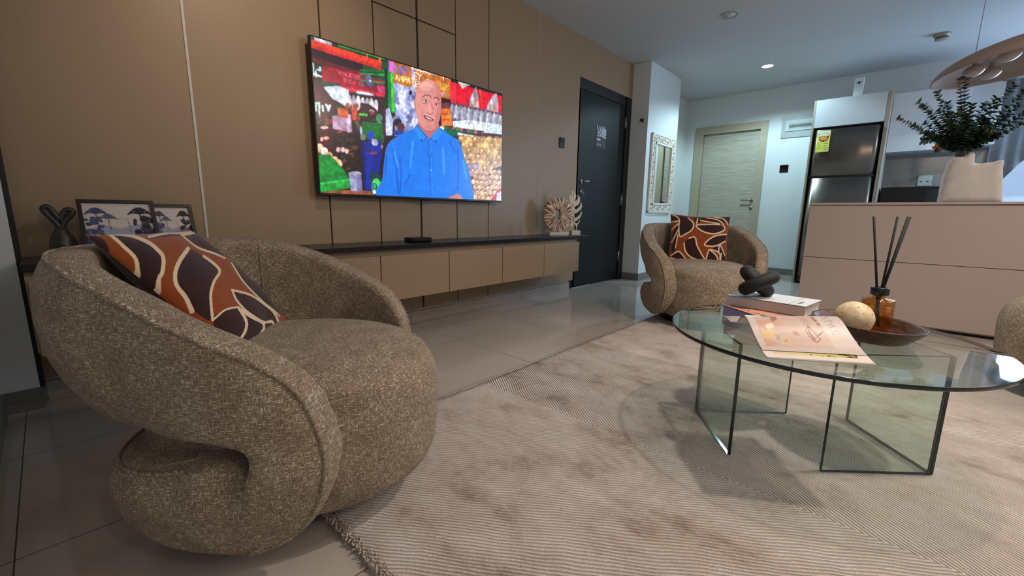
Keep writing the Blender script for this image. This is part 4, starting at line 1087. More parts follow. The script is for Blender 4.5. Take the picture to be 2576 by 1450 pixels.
# framed prints leaning on the wall, dark figurine beside them
def palm(cv, x, y, s, c):
    for k in range(9):
        a = -PI*.95+k*PI*.9/8; cv.spline([(x, y), (x+math.cos(a)*s*.6, y+math.sin(a)*s*.7), (x+math.cos(a)*s, y+math.sin(a)*s*.35+s*.12)], s*.16, c)
    cv.line([(x, y), (x+s*.1, y+s*1.6)], s*.12, c)
def landscape(seed):
    r = np.random.RandomState(seed); cv = Canvas(200, 240, (206, 196, 190))
    cv.poly([(0, .55), (.25, .42), (.5, .5), (.75, .4), (1, .5), (1, 1), (0, 1)], (160, 160, 178)); cv.poly([(0, .7), (.4, .62), (1, .68), (1, 1), (0, 1)], (120, 122, 150))
    cv.poly([(0, .82), (1, .8), (1, .86), (0, .87)], (196, 196, 204))
    for side, col in ((0, (72, 76, 108)), (1, (34, 38, 56))):
        for k in range(46):
            x = (r.uniform(0, .26) if side == 0 else r.uniform(.72, 1.0)); y = r.uniform(.28, .85)
            cv.ell(x, y, r.uniform(.02, .07), r.uniform(.02, .06), tuple(np.clip(np.array(col)+r.uniform(-24, 30), 0, 255)))
    palm(cv, .18, .2, .16, (66, 68, 96)); palm(cv, .34, .3, .13, (86, 92, 120)); palm(cv, .82, .2, .18, (36, 38, 56))
    cv.line([(.3, .3), (.62, .3), (.66, .8)], .012, (130, 110, 100)); return cv
def frame(label, x0, x1, z0, h, yb, lean, seed, yaw=0):
    """bottom edge at (x0..x1, yb); leans back towards the wall"""
    t = thing('picture_frame', label, 'picture frame', ((x0+x1)/2, yb, z0))
    ex = Vector((math.cos(yaw), math.sin(yaw), 0)); up = Vector((0, math.sin(lean), math.cos(lean))); n = ex.cross(up); n.normalize()
    wd = x1-x0; o = Vector((x0, yb, z0)); m = MB(); b = .013; th = .022
    for (a0, a1, c0, c1) in ((0, b, 0, h), (wd-b, wd, 0, h), (b, wd-b, 0, b), (b, wd-b, h-b, h)):
        m.obox(o+ex*(a0+a1)/2+up*(c0+c1)/2-n*th/2, ex*(a1-a0)/2, up*(c1-c0)/2, n*th/2)
    m.build('frame', 'frame_black', t)
    m = MB().obox(o+ex*wd/2+up*h/2-n*.016, ex*(wd/2-b), up*(h/2-b), n*.003); m.build('backing', 'dark_grey', t)
    p = o+ex*b+up*(h-b)-n*.010
    sheet('print', landscape(seed), 110, 130, flat(p, ex*(wd-2*b), -up*(h-2*b)), MATS['print_matte'], t)
frame('larger black framed palm landscape leaning on the wall behind the nearest armchair', .088, .322, .608, .245, 2.30, A0(24), 3)
frame('smaller black framed palm landscape overlapping behind the larger frame', .303, .460, .608, .228, 2.34, A0(22), 8)
sf = thing('figurine', 'dark bronze looped figurine at the left end behind the picture frames', 'figurine', (.036, 2.39, .604))
m = MB(); c0 = Vector((.036, 2.39, .604))
m.lathe([(.035, 0), (.042, .01), (.046, .05), (.04, .09), (.024, .12), (.018, .14)], c0, 20)
for s, tz, k in ((-1, .215, 1), (1, .205, .8)):
    m.tube([c0+Vector(p) for p in catmull([(0, 0, .13), (s*.016, 0, .165), (s*.045, 0, tz), (s*.028, 0, tz+.012), (s*.006, 0, .185), (s*.0, 0, .16)], 5)], [.011]*26, 10)
m.v = [(.036+(x-.036)*.86, 2.39+(y-2.39)*.86, .604+(z-.604)*.86) for x, y, z in m.v]
m.build('body', 'bronze_dark', sf)

# wall switch, hook
t = thing('light_switch', 'black wall switch on the beige wall beside the entrance door', 'switch', (3.475, YW, 1.48), 'black wall switches')
MB().box(3.432, 3.512, YW-.012, YW, 1.432, 1.527, bev=.003).build('plate', 'switch_black', t); MB().box(3.440, 3.504, YW-.016, YW-.011, 1.482, 1.52).build('rocker', 'black_gloss', t)
t = thing('light_switch', 'black wall switch on the pale wall between oak door and fridge', 'switch', (XE, 1.29, 1.45), 'black wall switches')
MB().box(XE-.012, XE, 1.245, 1.345, 1.40, 1.497, bev=.003).build('plate', 'switch_black', t); MB().box(XE-.016, XE-.011, 1.253, 1.337, 1.448, 1.490).build('rocker', 'black_gloss', t)
t = thing('wall_hook', 'small round metal hook on the side of the pillar by the entrance door', 'hook', (PX, 2.40, 1.885))
MB().cyl((PX, 2.385, 1.885), (PX-.008, 2.385, 1.885), .022, 18).build('rose', 'steel', t); MB().cyl((PX-.006, 2.385, 1.885), (PX-.05, 2.385, 1.885), .009, 12).cyl((PX-.048, 2.385, 1.885), (PX-.056, 2.385, 1.885), .016, 16).build('peg', 'black_plastic', t)

# sticker on the black door
cv = Canvas(90, 160, (52, 40, 48))
for r_ in (.92, .68, .48, .28):
    cv.line([(1-r_*math.cos(a)*1.0, .02+r_*math.sin(a)*.5) for a in np.linspace(0, PI/2, 20)], .10 if r_ > .3 else .14, (178, 180, 200))
cv.poly([(1.0, 0), (1.2, 0), (1.2, 1), (1.0, 1)], (52, 40, 48))
cv.ell(.2, .2, .08, .035, (120, 112, 122)); cv.ell(.2, .34, .12, .05, (176, 178, 190)); cv.ell(.2, .34, .06, .025, (60, 46, 54)); cv.line([(.12, .455), (.42, .465)], .07, (176, 178, 190)); cv.line([(.12, .62), (.4, .63)], .09, (186, 188, 196)); cv.line([(.16, .69), (.28, .69)], .03, (130, 124, 134)); cv.line([(.1, .86), (.46, .86)], .08, (140, 134, 146)); cv.line([(.12, .86), (.4, .86)], .02, (80, 70, 80))
st = sheet('sticker', cv, 60, 100, flat((4.12, 2.5588, 1.745), (.20, 0, 0), (0, 0, -.225)), MATS['print_matte'], bpy.data.objects['door_1'])
st['label'] = 'dark sticker with pale arcs and marks'

# ------------------------------------------------------------------ carved mirror on the pillar
mr = thing('wall_mirror', 'tall mirror in a carved white openwork frame on the pillar', 'mirror', (5.30, PY, .83))
mx0, mx1, mz0, mz1, fw = 4.962, 5.652, .830, 1.762, .118
m = MB()
yb, yf = PY-.004, PY-.026
for (a0, a1, c0, c1) in ((mx0, mx0+.016, mz0, mz1), (mx1-.016, mx1, mz0, mz1), (mx0, mx1, mz0, mz0+.016), (mx0, mx1, mz1-.016, mz1)): m.box(a0, a1, yf, yb, c0, c1, bev=.003)
b_ = fw-.022
for (a0, a1, c0, c1) in ((mx0+b_, mx0+fw, mz0+b_, mz1-b_), (mx1-fw, mx1-b_, mz0+b_, mz1-b_), (mx0+b_, mx1-b_, mz0+b_, mz0+fw), (mx0+b_, mx1-b_, mz1-fw, mz1-b_)): m.box(a0, a1, yf-.004, yb, c0, c1, bev=.003)
def scrolls(o, d, w, L, n):
    """leafy scrolls between the inner and outer rail; o start, d along, w across"""
    o, d, w = map(Vector, (o, d, w)); st = L/n
    for k in range(n):
        c = o+d*(k+.5)*st; s = 1 if k % 2 else -1
        for (pts, r) in (([(-.5, -.45*s), (-.25, -.1*s), (0, .28*s), (.3, .36*s), (.42, .1*s), (.25, -.08*s), (.1, .06*s)], .0085), ([(.5, .45*s), (.3, .1*s), (.05, -.32*s), (-.25, -.42*s), (-.4, -.2*s), (-.22, -.08*s)], .0078), ([(-.5, .4*s), (-.3, .3*s), (-.15, .42*s)], .007), ([(.45, -.42*s), (.3, -.3*s), (.2, -.42*s)], .007)):
            P = [c+d*(p[0]*st)+w*(p[1]*.074) for p in pts]; m.tube(catmull([tuple(p) for p in P], 4), r, 6)
            e = P[-1]; m.lathe([(.0, -.008), (.011, -.004), (.011, .004), (.0, .008)], e, 8, 0, (0, 1, 0), caps=False)
ym = PY-.016; h_ = .016+(b_-.016)/2
scrolls((mx0+h_, ym, mz0+.01), (0, 0, 1), (1, 0, 0), mz1-mz0-.02, 11); scrolls((mx1-h_, ym, mz0+.01), (0, 0, 1), (1, 0, 0), mz1-mz0-.02, 11)
scrolls((mx0+.09, ym, mz0+h_), (1, 0, 0), (0, 0, 1), mx1-mx0-.18, 6); scrolls((mx0+.09, ym, mz1-h_), (1, 0, 0), (0, 0, 1), mx1-mx0-.18, 6)
m.build('carved_frame', 'plaster', mr)
MB().box(mx0+fw-.004, mx1-fw+.004, PY-.012, PY-.002, mz0+fw-.004, mz1-fw+.004).build('mirror_glass', 'mirror_glass', mr)

# ------------------------------------------------------------------ kitchen
XF = 6.13
fc = thing('fridge_surround', 'tall cabinet surround with white top door enclosing the steel fridge', 'cabinet', (6.5, .59, 0))
MB().box(XF, XE-.001, .905, .925, 0, 2.115).build('side_panel', 'edge_oak', fc); MB().box(XF, XE-.001, .252, .284, 0, 2.115).build('side_panel', 'edge_oak', fc)
MB().box(XF+.02, XE-.001, .2845, .9045, 1.815, 2.112).build('carcass', 'white_gloss', fc)
MB().box(XF, XF+.018, .287, .903, 1.815, 2.114, bev=.001).build('door', 'white_gloss', fc)
fr = thing('fridge', 'two-door steel fridge with yellow energy label inside the white surround', 'fridge', (6.45, .6, 0))
MB().box(6.19, 6.84, .30, .885, .02, 1.79).build('body', 'dark_grey', fr)
def fdoor(z0, z1):
    m = MB(); n = 24; prof = []
    for i in range(n+1):
        t = i/n; y = .300+t*.585; e = min(t, 1-t); x = 6.115-.022*(1-(2*t-1)**2)+.02*max(0, (1-e/.03))**2 if e < .03 else 6.115-.022*(1-(2*t-1)**2)
        prof.append((x, y))
    for i in range(n):
        (x0, y0), (x1, y1) = prof[i], prof[i+1]
        m.add([(x0, y0, z0), (x1, y1, z0), (x1, y1, z1), (x0, y0, z1)], [(0, 1, 2, 3)], 0, True)
    m.add([(6.188, .30, z0), (6.188, .885, z0), (6.188, .885, z1), (6.188, .30, z1)], [(0, 1, 2, 3)])
    top = [(x, y) for x, y in prof]+[(6.188, .885), (6.188, .30)]
    m.add([(x, y, z1) for x, y in top], [tuple(range(len(top)))]); m.add([(x, y, z0) for x, y in top], [tuple(range(len(top)))])
    m.add([(prof[0][0], .30, z0), (6.188, .30, z0), (6.188, .30, z1), (prof[0][0], .30, z1)], [(0, 1, 2, 3)]); m.add([(prof[-1][0], .885, z0), (6.188, .885, z0), (6.188, .885, z1), (prof[-1][0], .885, z1)], [(0, 1, 2, 3)])
    return m
d1 = fdoor(1.272, 1.782).build('freezer_door', 'fridge_steel', fr); d2 = fdoor(.10, 1.245).build('fridge_door', 'fridge_steel', fr)
MB().box(6.11, 6.19, .305, .88, 1.2455, 1.2715).build('handle_groove', 'black_plastic', fr)
cv = Canvas(90, 140, (214, 218, 96))
cv.poly([(.04, .02), (.96, .02), (.9, .3), (.1, .3)], (214, 220, 190))
for k in range(5): cv.ell(.16+.17*k, .2-.09*math.sin((k+.5)/5*PI), .028, .02, (60, 60, 70))
cv.poly([(.1, .27), (.95, .25), (.84, .47), (.68, .5), (.42, .51), (.24, .48)], (176, 36, 38)); cv.poly([(.18, .31), (.72, .28), (.7, .35), (.24, .38)], (230, 190, 60)); cv.poly([(.3, .41), (.84, .37), (.8, .42), (.36, .45)], (220, 200, 90)); cv.ell(.5, .49, .08, .05, (60, 56, 44))
for k in range(6): cv.line([(.06, .58+.055*k), (.42-.05*(k % 2), .57+.055*k)], .012, (150, 156, 80))
for k in range(3): cv.line([(.6, .6+.12*k), (.86-.1*k, .59+.12*k)], .03, (84, 84, 50))
cv.line([(.7, .82), (.94, .81)], .03, (170, 40, 40)); cv.line([(.7, .86), (.94, .85)], .03, (220, 220, 200)); cv.line([(.7, .9), (.94, .89)], .03, (40, 100, 70))
sh_ = sheet('energy_label', cv, 60, 90, flat((6.0905, .852, 1.768), (.006-.016, -.123, 0), (0, 0, -.232)), MATS['print_matte'], fr); sh_['label'] = 'yellow energy label with red badge'
u1 = thing('wall_cabinet', 'white kitchen wall cabinet right of the fridge surround', 'cabinet', (6.7, -.05, 1.53))
MB().box(6.52, XE-.001, -.345, .25, 1.535, 2.15).build('carcass', 'white_gloss', u1); MB().box(6.50, 6.518, -.345, .25, 1.53, 2.152, bev=.001).build('door', 'wall_cabinet_white', u1)
u2 = thing('wall_cabinet', 'shorter grey-white wall cabinet behind the eucalyptus bunch', 'cabinet', (6.75, -.45, 1.56))
MB().box(6.60, XE-.001, -.575, -.348, 1.56, 2.15).build('carcass', 'white_gloss', u2); MB().box(6.582, 6.598, -.575, -.348, 1.555, 2.152, bev=.001).build('door', 'white_gloss', u2)
kc = thing('base_cabinet', 'kitchen base units and worktop against the wall behind the island', 'cabinet', (6.6, -.8, 0))
MB().box(6.33, XE-.001, -2.6, .25, .08, .86).build('body', 'white_gloss', kc); MB().box(6.28, XE-.001, -2.6, .25, .8605, .90, bev=.002).build('worktop', 'dark_grey', kc)
sp = MB().box(XE-.012, XE-.0005, -.62, .2515, .9005, 1.56).build('splashback', 'splash_tile'); tag(sp, 'grey tiled splashback under the kitchen wall cabinets', 'splashback')
mw = thing('microwave', 'black glossy microwave on the kitchen worktop below the splashback', 'microwave', (6.65, .02, .90))
MB().box(6.50, 6.86, -.27, .235, .9005, 1.145, bev=.004).build('casing', 'black_plastic', mw); MB().box(6.488, 6.4995, -.12, .23, .91, 1.138).build('door', 'black_gloss', mw); MB().box(6.488, 6.4995, -.265, -.125, .91, 1.138).build('control_panel', 'black_gloss', mw)
t = thing('power_socket', 'white double wall socket on the grey splashback', 'socket', (XE-.013, -.12, 1.23))
MB().box(XE-.024, XE-.0125, -.175, -.06, 1.172, 1.288, bev=.003).build('plate', 'panel_white', t)
for yy in (-.145, -.09):
    MB().box(XE-.0255, XE-.0235, yy-.008, yy-.004, 1.215, 1.228).box(XE-.0255, XE-.0235, yy+.004, yy+.008, 1.215, 1.228).box(XE-.0255, XE-.0235, yy-.003, yy+.003, 1.215, 1.228).build('outlet_face', 'black_plastic', t)
t = thing('carton', 'tall slim white carton with dark plant emblem on top of the fridge surround', 'box', (6.33, .56, 2.116))
MB().box(6.30, 6.36, .519, .601, 2.1155, 2.338, bev=.002).build('carton_body', 'carton', t)
cv = Canvas(60, 160, (216, 222, 224)); cv.ell(.5, .22, .1, .06, (40, 44, 50)); cv.spline([(.2, .24), (.45, .26), (.5, .3)], .05, (60, 64, 70)); cv.spline([(.82, .2), (.6, .25), (.5, .31)], .05, (50, 54, 60)); cv.line([(.5, .2), (.5, .33)], .04, (40, 44, 50))
sheet('emblem', cv, 40, 90, flat((6.2995, .599, 2.335), (0, -.078, 0), (0, 0, -.215)), MATS['print_matte'], t)
t = thing('distribution_board', 'white electrical distribution board with breaker row beside the fridge surround', 'electrical panel', (XE, 1.15, 1.98))
MB().box(XE-.014, XE, .93, 1.378, 1.848, 2.117, bev=.003).build('cover', 'panel_inner', t); MB().box(XE-.026, XE-.0145, .95, 1.335, 1.93, 2.075, bev=.004).build('flap', 'panel_white', t)
MB().box(XE-.029, XE-.0265, .97, 1.30, 1.955, 2.035).build('window', 'panel_inner', t)
s_ = MB()
for k in range(13): s_.box(XE-.034, XE-.0295, .985+.0235*k, 1.003+.0235*k, 1.975, 2.01)
s_.build('breakers', 'dark_grey', t)
# curtain with a slanted tied edge
cu = MB(); gy = 60; gz = 26; V = []; F = []
lowz = lambda y: np.interp(y, [-2.3, -1.0, -.98, -.80, -.70, -.57], [1.75, 1.72, 1.58, 1.37, 1.20, 1.08])
for s_ in (0, .006):
    for i in range(gy+1):
        y = -.57-1.6*i/gy
        for j in range(gz+1):
            z = 2.22-(2.22-lowz(y))*j/gz; V.append((6.845+.014*math.sin(y*60)+.006*math.sin(y*23)+s_, y, z))
W_ = (gy+1)*(gz+1)
for s_ in (0, 1):
    for i in range(gy):
        for j in range(gz): a = s_*W_+i*(gz+1)+j; F.append((a, a+1, a+gz+2, a+gz+1))
o = cu.add(V, F, 0, True).build('curtain', 'curtain_grey'); tag(o, 'grey curtain drawn aside over the kitchen window at the right edge', 'curtain')

# island
isl = thing('kitchen_island', 'pale greige kitchen island with horizontal panel joints', 'kitchen island', (4.6, -1.0, 0))
MB().box(4.22, 4.86, -2.6, .572, .02, .895).build('body', 'island_front', isl)
for z0, z1 in ((.032, .4785), (.4825, .893)): MB().box(4.20, 4.219, -2.6, .575, z0, z1, bev=.001).build('front_panel', 'island_front', isl)
MB().box(4.19, 4.88, -2.62, .578, .8975, .914, bev=.0015).build('worktop', 'island_front', isl)
MB().box(4.24, 4.82, -2.6, .55, 0, .02).build('toe_kick', 'plinth_black', isl)

# vase: flat torso-like plaster body
vp = [(-.163, .9145), (-.163, 1.02), (-.168, 1.12), (-.178, 1.19), (-.196, 1.226), (-.218, 1.237), (-.255, 1.236), (-.276, 1.254), (-.296, 1.262), (-.309, 1.248), (-.311, 1.19), (-.34, 1.182), (-.37, 1.187), (-.40, 1.190), (-.44, 1.203), (-.453, 1.198), (-.452, 1.15), (-.466, 1.05), (-.484, .9145)]
def vase_field(u, v, z):
    Vy, Zz = v[0], z[0]; pf = poly_sdf(vp, Vy, Zz)[None]+0*u
    w_ = .062+.012*np.cos((v+.24)*16)
    cav = np.maximum(np.maximum(((u-4.45)/.040)**2+((v+.245)/.045)**2-1, 0)*.04-.0001*(((u-4.45)/.040)**2+((v+.245)/.045)**2 < 1), .95-z)
    ce_ = (np.sqrt(((u-4.45)/.040)**2+((v+.245)/.046)**2)-1)*.04
    return np.maximum(np.maximum(smax(pf, np.abs(u-4.45)-w_, .05), .9145-z), -np.maximum(ce_, .96-z))
ax = [np.arange(4.36, 4.545, .007), np.arange(-.51, -.135, .007), np.arange(.90, 1.29, .007)]
g3 = np.meshgrid(*ax, indexing='ij'); V, Q = surface_nets(vase_field(*g3), [a[0] for a in ax], .007); V = smooth_mesh(V, Q, 1)
m = MB(); m.add(V.tolist(), Q.tolist(), 0, True); m.v = [(x, y, max(z, .9145)) for x, y, z in m.v]
vs = thing('vase', 'white plaster torso-shaped vase with a stepped rim on the island', 'vase', (4.45, -.32, .914)); m.build('body', 'vase_plaster', vs)

# eucalyptus
eu = thing('eucalyptus_bunch', 'bunch of green and rust eucalyptus branches standing in the white vase', 'plant', (4.45, -.25, 1.20))
tips = [(4.40, .128, 1.545), (4.36, .03, 1.635), (4.42, -.001, 1.62), (4.48, -.057, 1.714), (4.45, -.161, 1.775), (4.40, -.19, 1.765), (4.50, -.25, 1.60), (4.38, -.30, 1.58), (4.47, -.36, 1.62), (4.45, -.43, 1.69), (4.40, -.47, 1.62), (4.50, -.50, 1.50), (4.42, -.502, 1.43), (4.36, -.42, 1.48),
        (4.38, .04, 1.47), (4.46, -.02, 1.50), (4.36, -.08, 1.56), (4.42, -.12, 1.62), (4.34, -.18, 1.52), (4.52, -.15, 1.55), (4.40, -.24, 1.52), (4.46, -.33, 1.48), (4.36, -.36, 1.40), (4.38, -.03, 1.36), (4.40, -.11, 1.30), (4.45, -.40, 1.36), (4.34, -.27, 1.44), (4.44, -.05, 1.42), (4.48, -.47, 1.56)]
rl = np.random.RandomState(21)
for bi, tp in enumerate(tips):
    tp = Vector(tp); b0 = Vector((4.45+rl.uniform(-.02, .02), -.245+rl.uniform(-.025, .025), 1.20))
    md = b0.lerp(tp, .5)+Vector((rl.uniform(-.02, .02), 0, .03 if tp.z > 1.4 else .09))
    path = [Vector(p) for p in catmull([tuple(b0), tuple(b0+Vector((0, 0, .05))+(md-b0)*.25), tuple(md), tuple(tp)], 9)]
    br = MB().tube(path, [.0035*(1-.6*i/len(path)) for i in range(len(path))], 5).build('branch', 'stem_green', eu)
    lm = MB(); tone = []
    L = len(path); nl = 26
    rust = rl.rand() < .3
    for k in range(nl):
        s_ = .30+.70*(k+.5)/nl; i = min(int(s_*(L-1)), L-2); p = path[i].lerp(path[i+1], s_*(L-1)-i); tg = (path[i+1]-path[i]).normalized()
        sd = tg.orthogonal().normalized(); sd = Matrix.Rotation(k*PI/2+rl.uniform(-.4, .4), 3, tg) @ sd
        for sg in (1, -1):
            d = (sd*sg+tg*rl.uniform(.2, .7)).normalized(); r = rl.uniform(.016, .026)*(1.15-.45*s_)
            nr = d.cross(tg).cross(d).normalized(); ac = d.cross(nr)
            c = p+d*(r*1.05); n_ = 9; o_ = len(lm.v)
            vs_ = [c+d*(r*1.05*math.cos(2*PI*q/n_))+ac*(r*.86*math.sin(2*PI*q/n_))+nr*(-.25*r*math.cos(2*PI*q/n_)**2) for q in range(n_)]+[c+nr*.15*r]
            lm.add(vs_, [(q, (q+1) % n_, n_) for q in range(n_)], 0, True)
            tv_ = rl.uniform(.0, .62) if not (rust and rl.rand() < .28) else rl.uniform(.85, 1)
            tone += [tv_]*(n_+1)
    lo = lm.build('leaves', 'eucalyptus_leaf', br, recalc=False)
    a = lo.data.attributes.new('tone', 'FLOAT', 'POINT'); a.data.foreach_set('value', np.array(tone, np.float32))

# petal pendant over the island
pe = thing('pendant_lamp', 'large pale dome pendant with round globes hanging over the island', 'pendant lamp', (4.8, -.4907, 1.824))
PK = 1.0667
def pk(p):
    z = 1.76+(p[2]-1.76)*.72-(p[1]+.03)*.17; return (p[0]*PK, p[1]*PK, .8+(z-.8)*PK)
m = MB(); n_ = 64; rows = 12; Rp = .435; V = []; F = []
for k in range(rows+1):
    t_ = k/rows; r = .03+(Rp-.03)*math.sin(t_*PI/2*.98); z = 1.945-.19*(1-math.cos(t_*PI/2*1.0))**1.0
    for i in range(n_):
        a = 2*PI*i/n_; V.append((4.5+r*math.cos(a), -.46+r*math.sin(a), z))
for k in range(rows):
    for i in range(n_): j = (i+1) % n_; F.append((k*n_+i, k*n_+j, (k+1)*n_+j, (k+1)*n_+i))
V = [pk(p) for p in V]
m.add(V, F, 0, True); o = m.build('shade', 'shade_fabric', pe); md = o.modifiers.new('solid', 'SOLIDIFY'); md.thickness = .012; md.offset = 1
for k in range(6):
    a = 2*PI*k/6+PI/2+.1; c = Vector((4.5+.235*math.cos(a), -.46+.235*math.sin(a), 1.79))
    m = MB().lathe([(.056*math.sin(PI*q/16)+1e-5, -.056*math.cos(PI*q/16)) for q in range(17)], c, 28, caps=False).cyl(c+Vector((0, 0, .05)), c+Vector((0, 0, .10)), .014, 12)
    m.v = [pk(p) for p in m.v]
    m.build('globe', 'globe_glass', pe)
for yy in (-.22, -.70): MB().cyl(pk((4.5, yy, 1.90)), (4.8, yy*PK, ZC), .0024, 8).build('cable', 'cable', pe)

# ceiling fittings
for lab, (x, y), on in (('lit round recessed downlight in the kitchen ceiling', (5.86, 1.39), 1), ('unlit round recessed ceiling ring nearest the beige wall', (4.22, 1.34), 0)):
    t = thing('ceiling_light', lab, 'ceiling light', (x, y, ZC))
    MB().lathe([(.056, 0), (.056, -.006), (.074, -.006), (.078, 0)], (x, y, ZC), 36, caps=False).build('trim_ring', 'fixture_white' if on else 'panel_inner', t)
    MB().lathe([(0, -.001), (.056, -.001), (.056, -.004), (0, -.004)], (x, y, ZC), 36, caps=False).build('diffuser', 'lamp_on' if on else 'ceiling_white', t)
t = thing('smoke_detector', 'small round smoke detector with dark band on the kitchen ceiling', 'smoke detector', (5.93, -.045, ZC))
MB().lathe([(.062, 0), (.062, -.014), (.05, -.018), (.05, -.03)], (5.93, -.045, ZC), 30).build('base', 'sensor_beige', t); MB().lathe([(.048, -.0305), (.048, -.042)], (5.93, -.045, ZC), 30).build('sensor_band', 'dark_grey', t); MB().lathe([(.05, -.0425), (.046, -.05), (.03, -.054)], (5.93, -.045, ZC), 30).build('cap', 'sensor_beige', t)

# ------------------------------------------------------------------ glass table
TC = (1.735, .17); TR = .462
gt = thing('coffee_table', 'round clear glass coffee table on four upright glass panels', 'table', (*TC, .015))
n_ = 128; m = MB()
ring_ = lambda r, z: [(TC[0]+r*math.cos(2*PI*i/n_), TC[1]+r*math.sin(2*PI*i/n_), z) for i in range(n_)]
m.add(ring_(TR-.0015, .412), [tuple(range(n_))], 0); m.add(ring_(TR-.0015, .400), [tuple(reversed(range(n_)))], 0)
for (r0, z0), (r1, z1) in (((TR-.0015, .400), (TR, .4015)), ((TR, .4015), (TR, .4105)), ((TR, .4105), (TR-.0015, .412))):
    m.add(ring_(r0, z0)+ring_(r1, z1), [(i, (i+1) % n_, (i+1) % n_+n_, i+n_) for i in range(n_)], 1, True)
m.build('tabletop', ['table_glass', 'green_edge'], gt)
def panel_leg(a, b, cut):
    a, b = Vector((*a, 0)), Vector((*b, 0)); d = (b-a).normalized(); nn = Vector((-d.y, d.x, 0))*.0055; a = a+d*cut
    z0, z1 = .0185, .3995; m = MB()
    v = [p+s*nn+Vector((0, 0, z)) for z in (z0, z1) for s in (-1, 1) for p in (a, b)]
    m.add(v, [(0, 1, 5, 4), (2, 3, 7, 6)], 0); m.add(v, [(0, 2, 6, 4), (1, 3, 7, 5), (0, 1, 3, 2), (4, 5, 7, 6)], 1)
    m.build('leg_panel', ['leg_glass', 'green_edge'], gt)
panel_leg((1.71, .529), (1.442, .329), .0); panel_leg((1.71, .529), (1.93, .252), .008)
panel_leg((1.768, -.164), (1.546, .092), .0); panel_leg((1.768, -.164), (2.037, .065), .008)

ZT = .4125
# books
def book(label, c0, a, b, z0, z1, cover, spine, name='book', emb=None):
    """c0 corner, a along the spine, b across"""
    c0, a, b = Vector((*c0, 0)), Vector((*a, 0)), Vector((*b, 0)); up = Vector((0, 0, 1)); h = z1-z0; th = .0032
    ctr = c0+a/2+b/2; t = thing(name, label, 'book', (ctr.x, ctr.y, z0)); ha, hb = a/2, b/2
    m = MB().obox(ctr+up*(z1-th/2), ha, hb, up*th/2).obox(ctr+up*(z0+th/2), ha, hb, up*th/2)
    m.obox(c0+a/2+b.normalized()*.0018+up*(z0+z1)/2, ha, b.normalized()*.0018, up*(h/2)); m.build('cover', cover, t)
    MB().obox(ctr+up*(z0+z1)/2-b.normalized()*.002, ha*.965, hb*.955, up*(h/2-th-.0002)).build('pages', 'paper_edge', t)
    if emb is not None:
        o_ = c0+up*(z1+.0006)
        sheet('cover_print', emb, 90, 90, lambda u, v: np.array(o_)+u[..., None]*np.array(a)+v[..., None]*np.array(b), MATS['print_matte'], t)
    return t
cv = Canvas(160, 120, (212, 154, 126))
cv.text('LIVING', (.10, .22), (.10, 0), (0, -.12), .02, (60, 46, 50)); cv.poly([(0, .5), (1, .5), (1, 1), (0, 1)], (196, 140, 114))
book('thick violet-spined book with orange cover at the bottom of the table stack', (1.79, .487), (-.152, -.198), (.128, -.099), ZT, .4495, 'book_violet', None, emb=cv)
cv = Canvas(200, 150, (208, 212, 214)); cv.line([(.80, 0), (.80, 1)], .008, (120, 120, 126)); cv.line([(.88, .20), (.88, .46)], .05, (120, 120, 128)); cv.poly([(.5, .1), (.76, .1), (.76, .8), (.5, .8)], (200, 206, 212))
book('thick white book on top of the orange book, under the black knot', (1.80, .48), (-.035, -.265), (.185, -.0245), .4505, .490, 'book_cover', None, emb=cv)

# wooden knot of two linked loops
kn = thing('knot_sculpture', 'black wooden linked-knot ornament on the white book', 'ornament', (1.85, .375, .491))
rr_ = Vector((.674, -.739, 0)); ff_ = Vector((.739, .674, 0)); zz = Vector((0, 0, 1)); k0 = Vector((1.850, .388, .491))
def link(c, ax, ay, rx, ry, r):
    P = []
    for q in range(40):
        t_ = 2*PI*q/40; P.append(c+ax*(rx*math.copysign(abs(math.cos(t_))**.8, math.cos(t_)))+ay*(ry*math.copysign(abs(math.sin(t_))**.9, math.sin(t_))))
    return MB().tube(P, r, 16, closed=True)
axA = (rr_*.90+zz*.42).normalized(); ayA = (ff_*.75-zz*.30).normalized()
link(k0+zz*.055-rr_*.004-ff_*.012, axA, ayA, .049, .036, .0255).build('loop', 'knot_black', kn)
axB = (rr_*.70-zz*.50+ff_*.15).normalized(); ayB = (ff_*.8+zz*.4).normalized()
link(k0+zz*.057+rr_*.008+ff_*.022, axB, ayB, .054, .036, .0255).build('loop', 'knot_black', kn)

# magazine lying open over the edge of the books
FLp, FRp = np.array([1.297, .230]), np.array([1.441, .009]); ev = FRp-FLp; el = np.linalg.norm(ev); e1 = ev/el; n1 = np.array([.838, .546])+.0*e1
mg = thing('magazine', 'open glossy magazine with a style page at the front of the glass table', 'magazine', (1.45, .2, ZT))
dP = np.array([0, .05, .10, .145, .175, .198, .215, .23, .242]); zP = np.array([.0085, .020, .042, .066, .078, .079, .070, .056, .043])
from_d = lambda d, off=0: np.interp(d, dP, zP)+ZT+off
def smoothz(d): return sum(from_d(d+s_) for s_ in (-.014, -.007, 0, .007, .014))/5
def page(d0, d1, lift, s0=0, s1=1, twist=0):
    def fn(u, v):
        d = d0+(d1-d0)*(1-v); s_ = s0+(s1-s0)*u
        xy = FLp+s_[..., None]*ev+d[..., None]*n1
        z = smoothz(d)+lift+.010*s_*np.clip(d/.2, 0, 1)
        return np.concatenate([xy, z[..., None]], -1)
    return fn
qm = [(500, 592), (1640, 690), (1885, 1072), (670, 1022)]
cv = Canvas(360, 300, (226, 208, 198), [(440, 466), (1570, 582), (1890, 1075), (668, 1022)]); M_ = cv
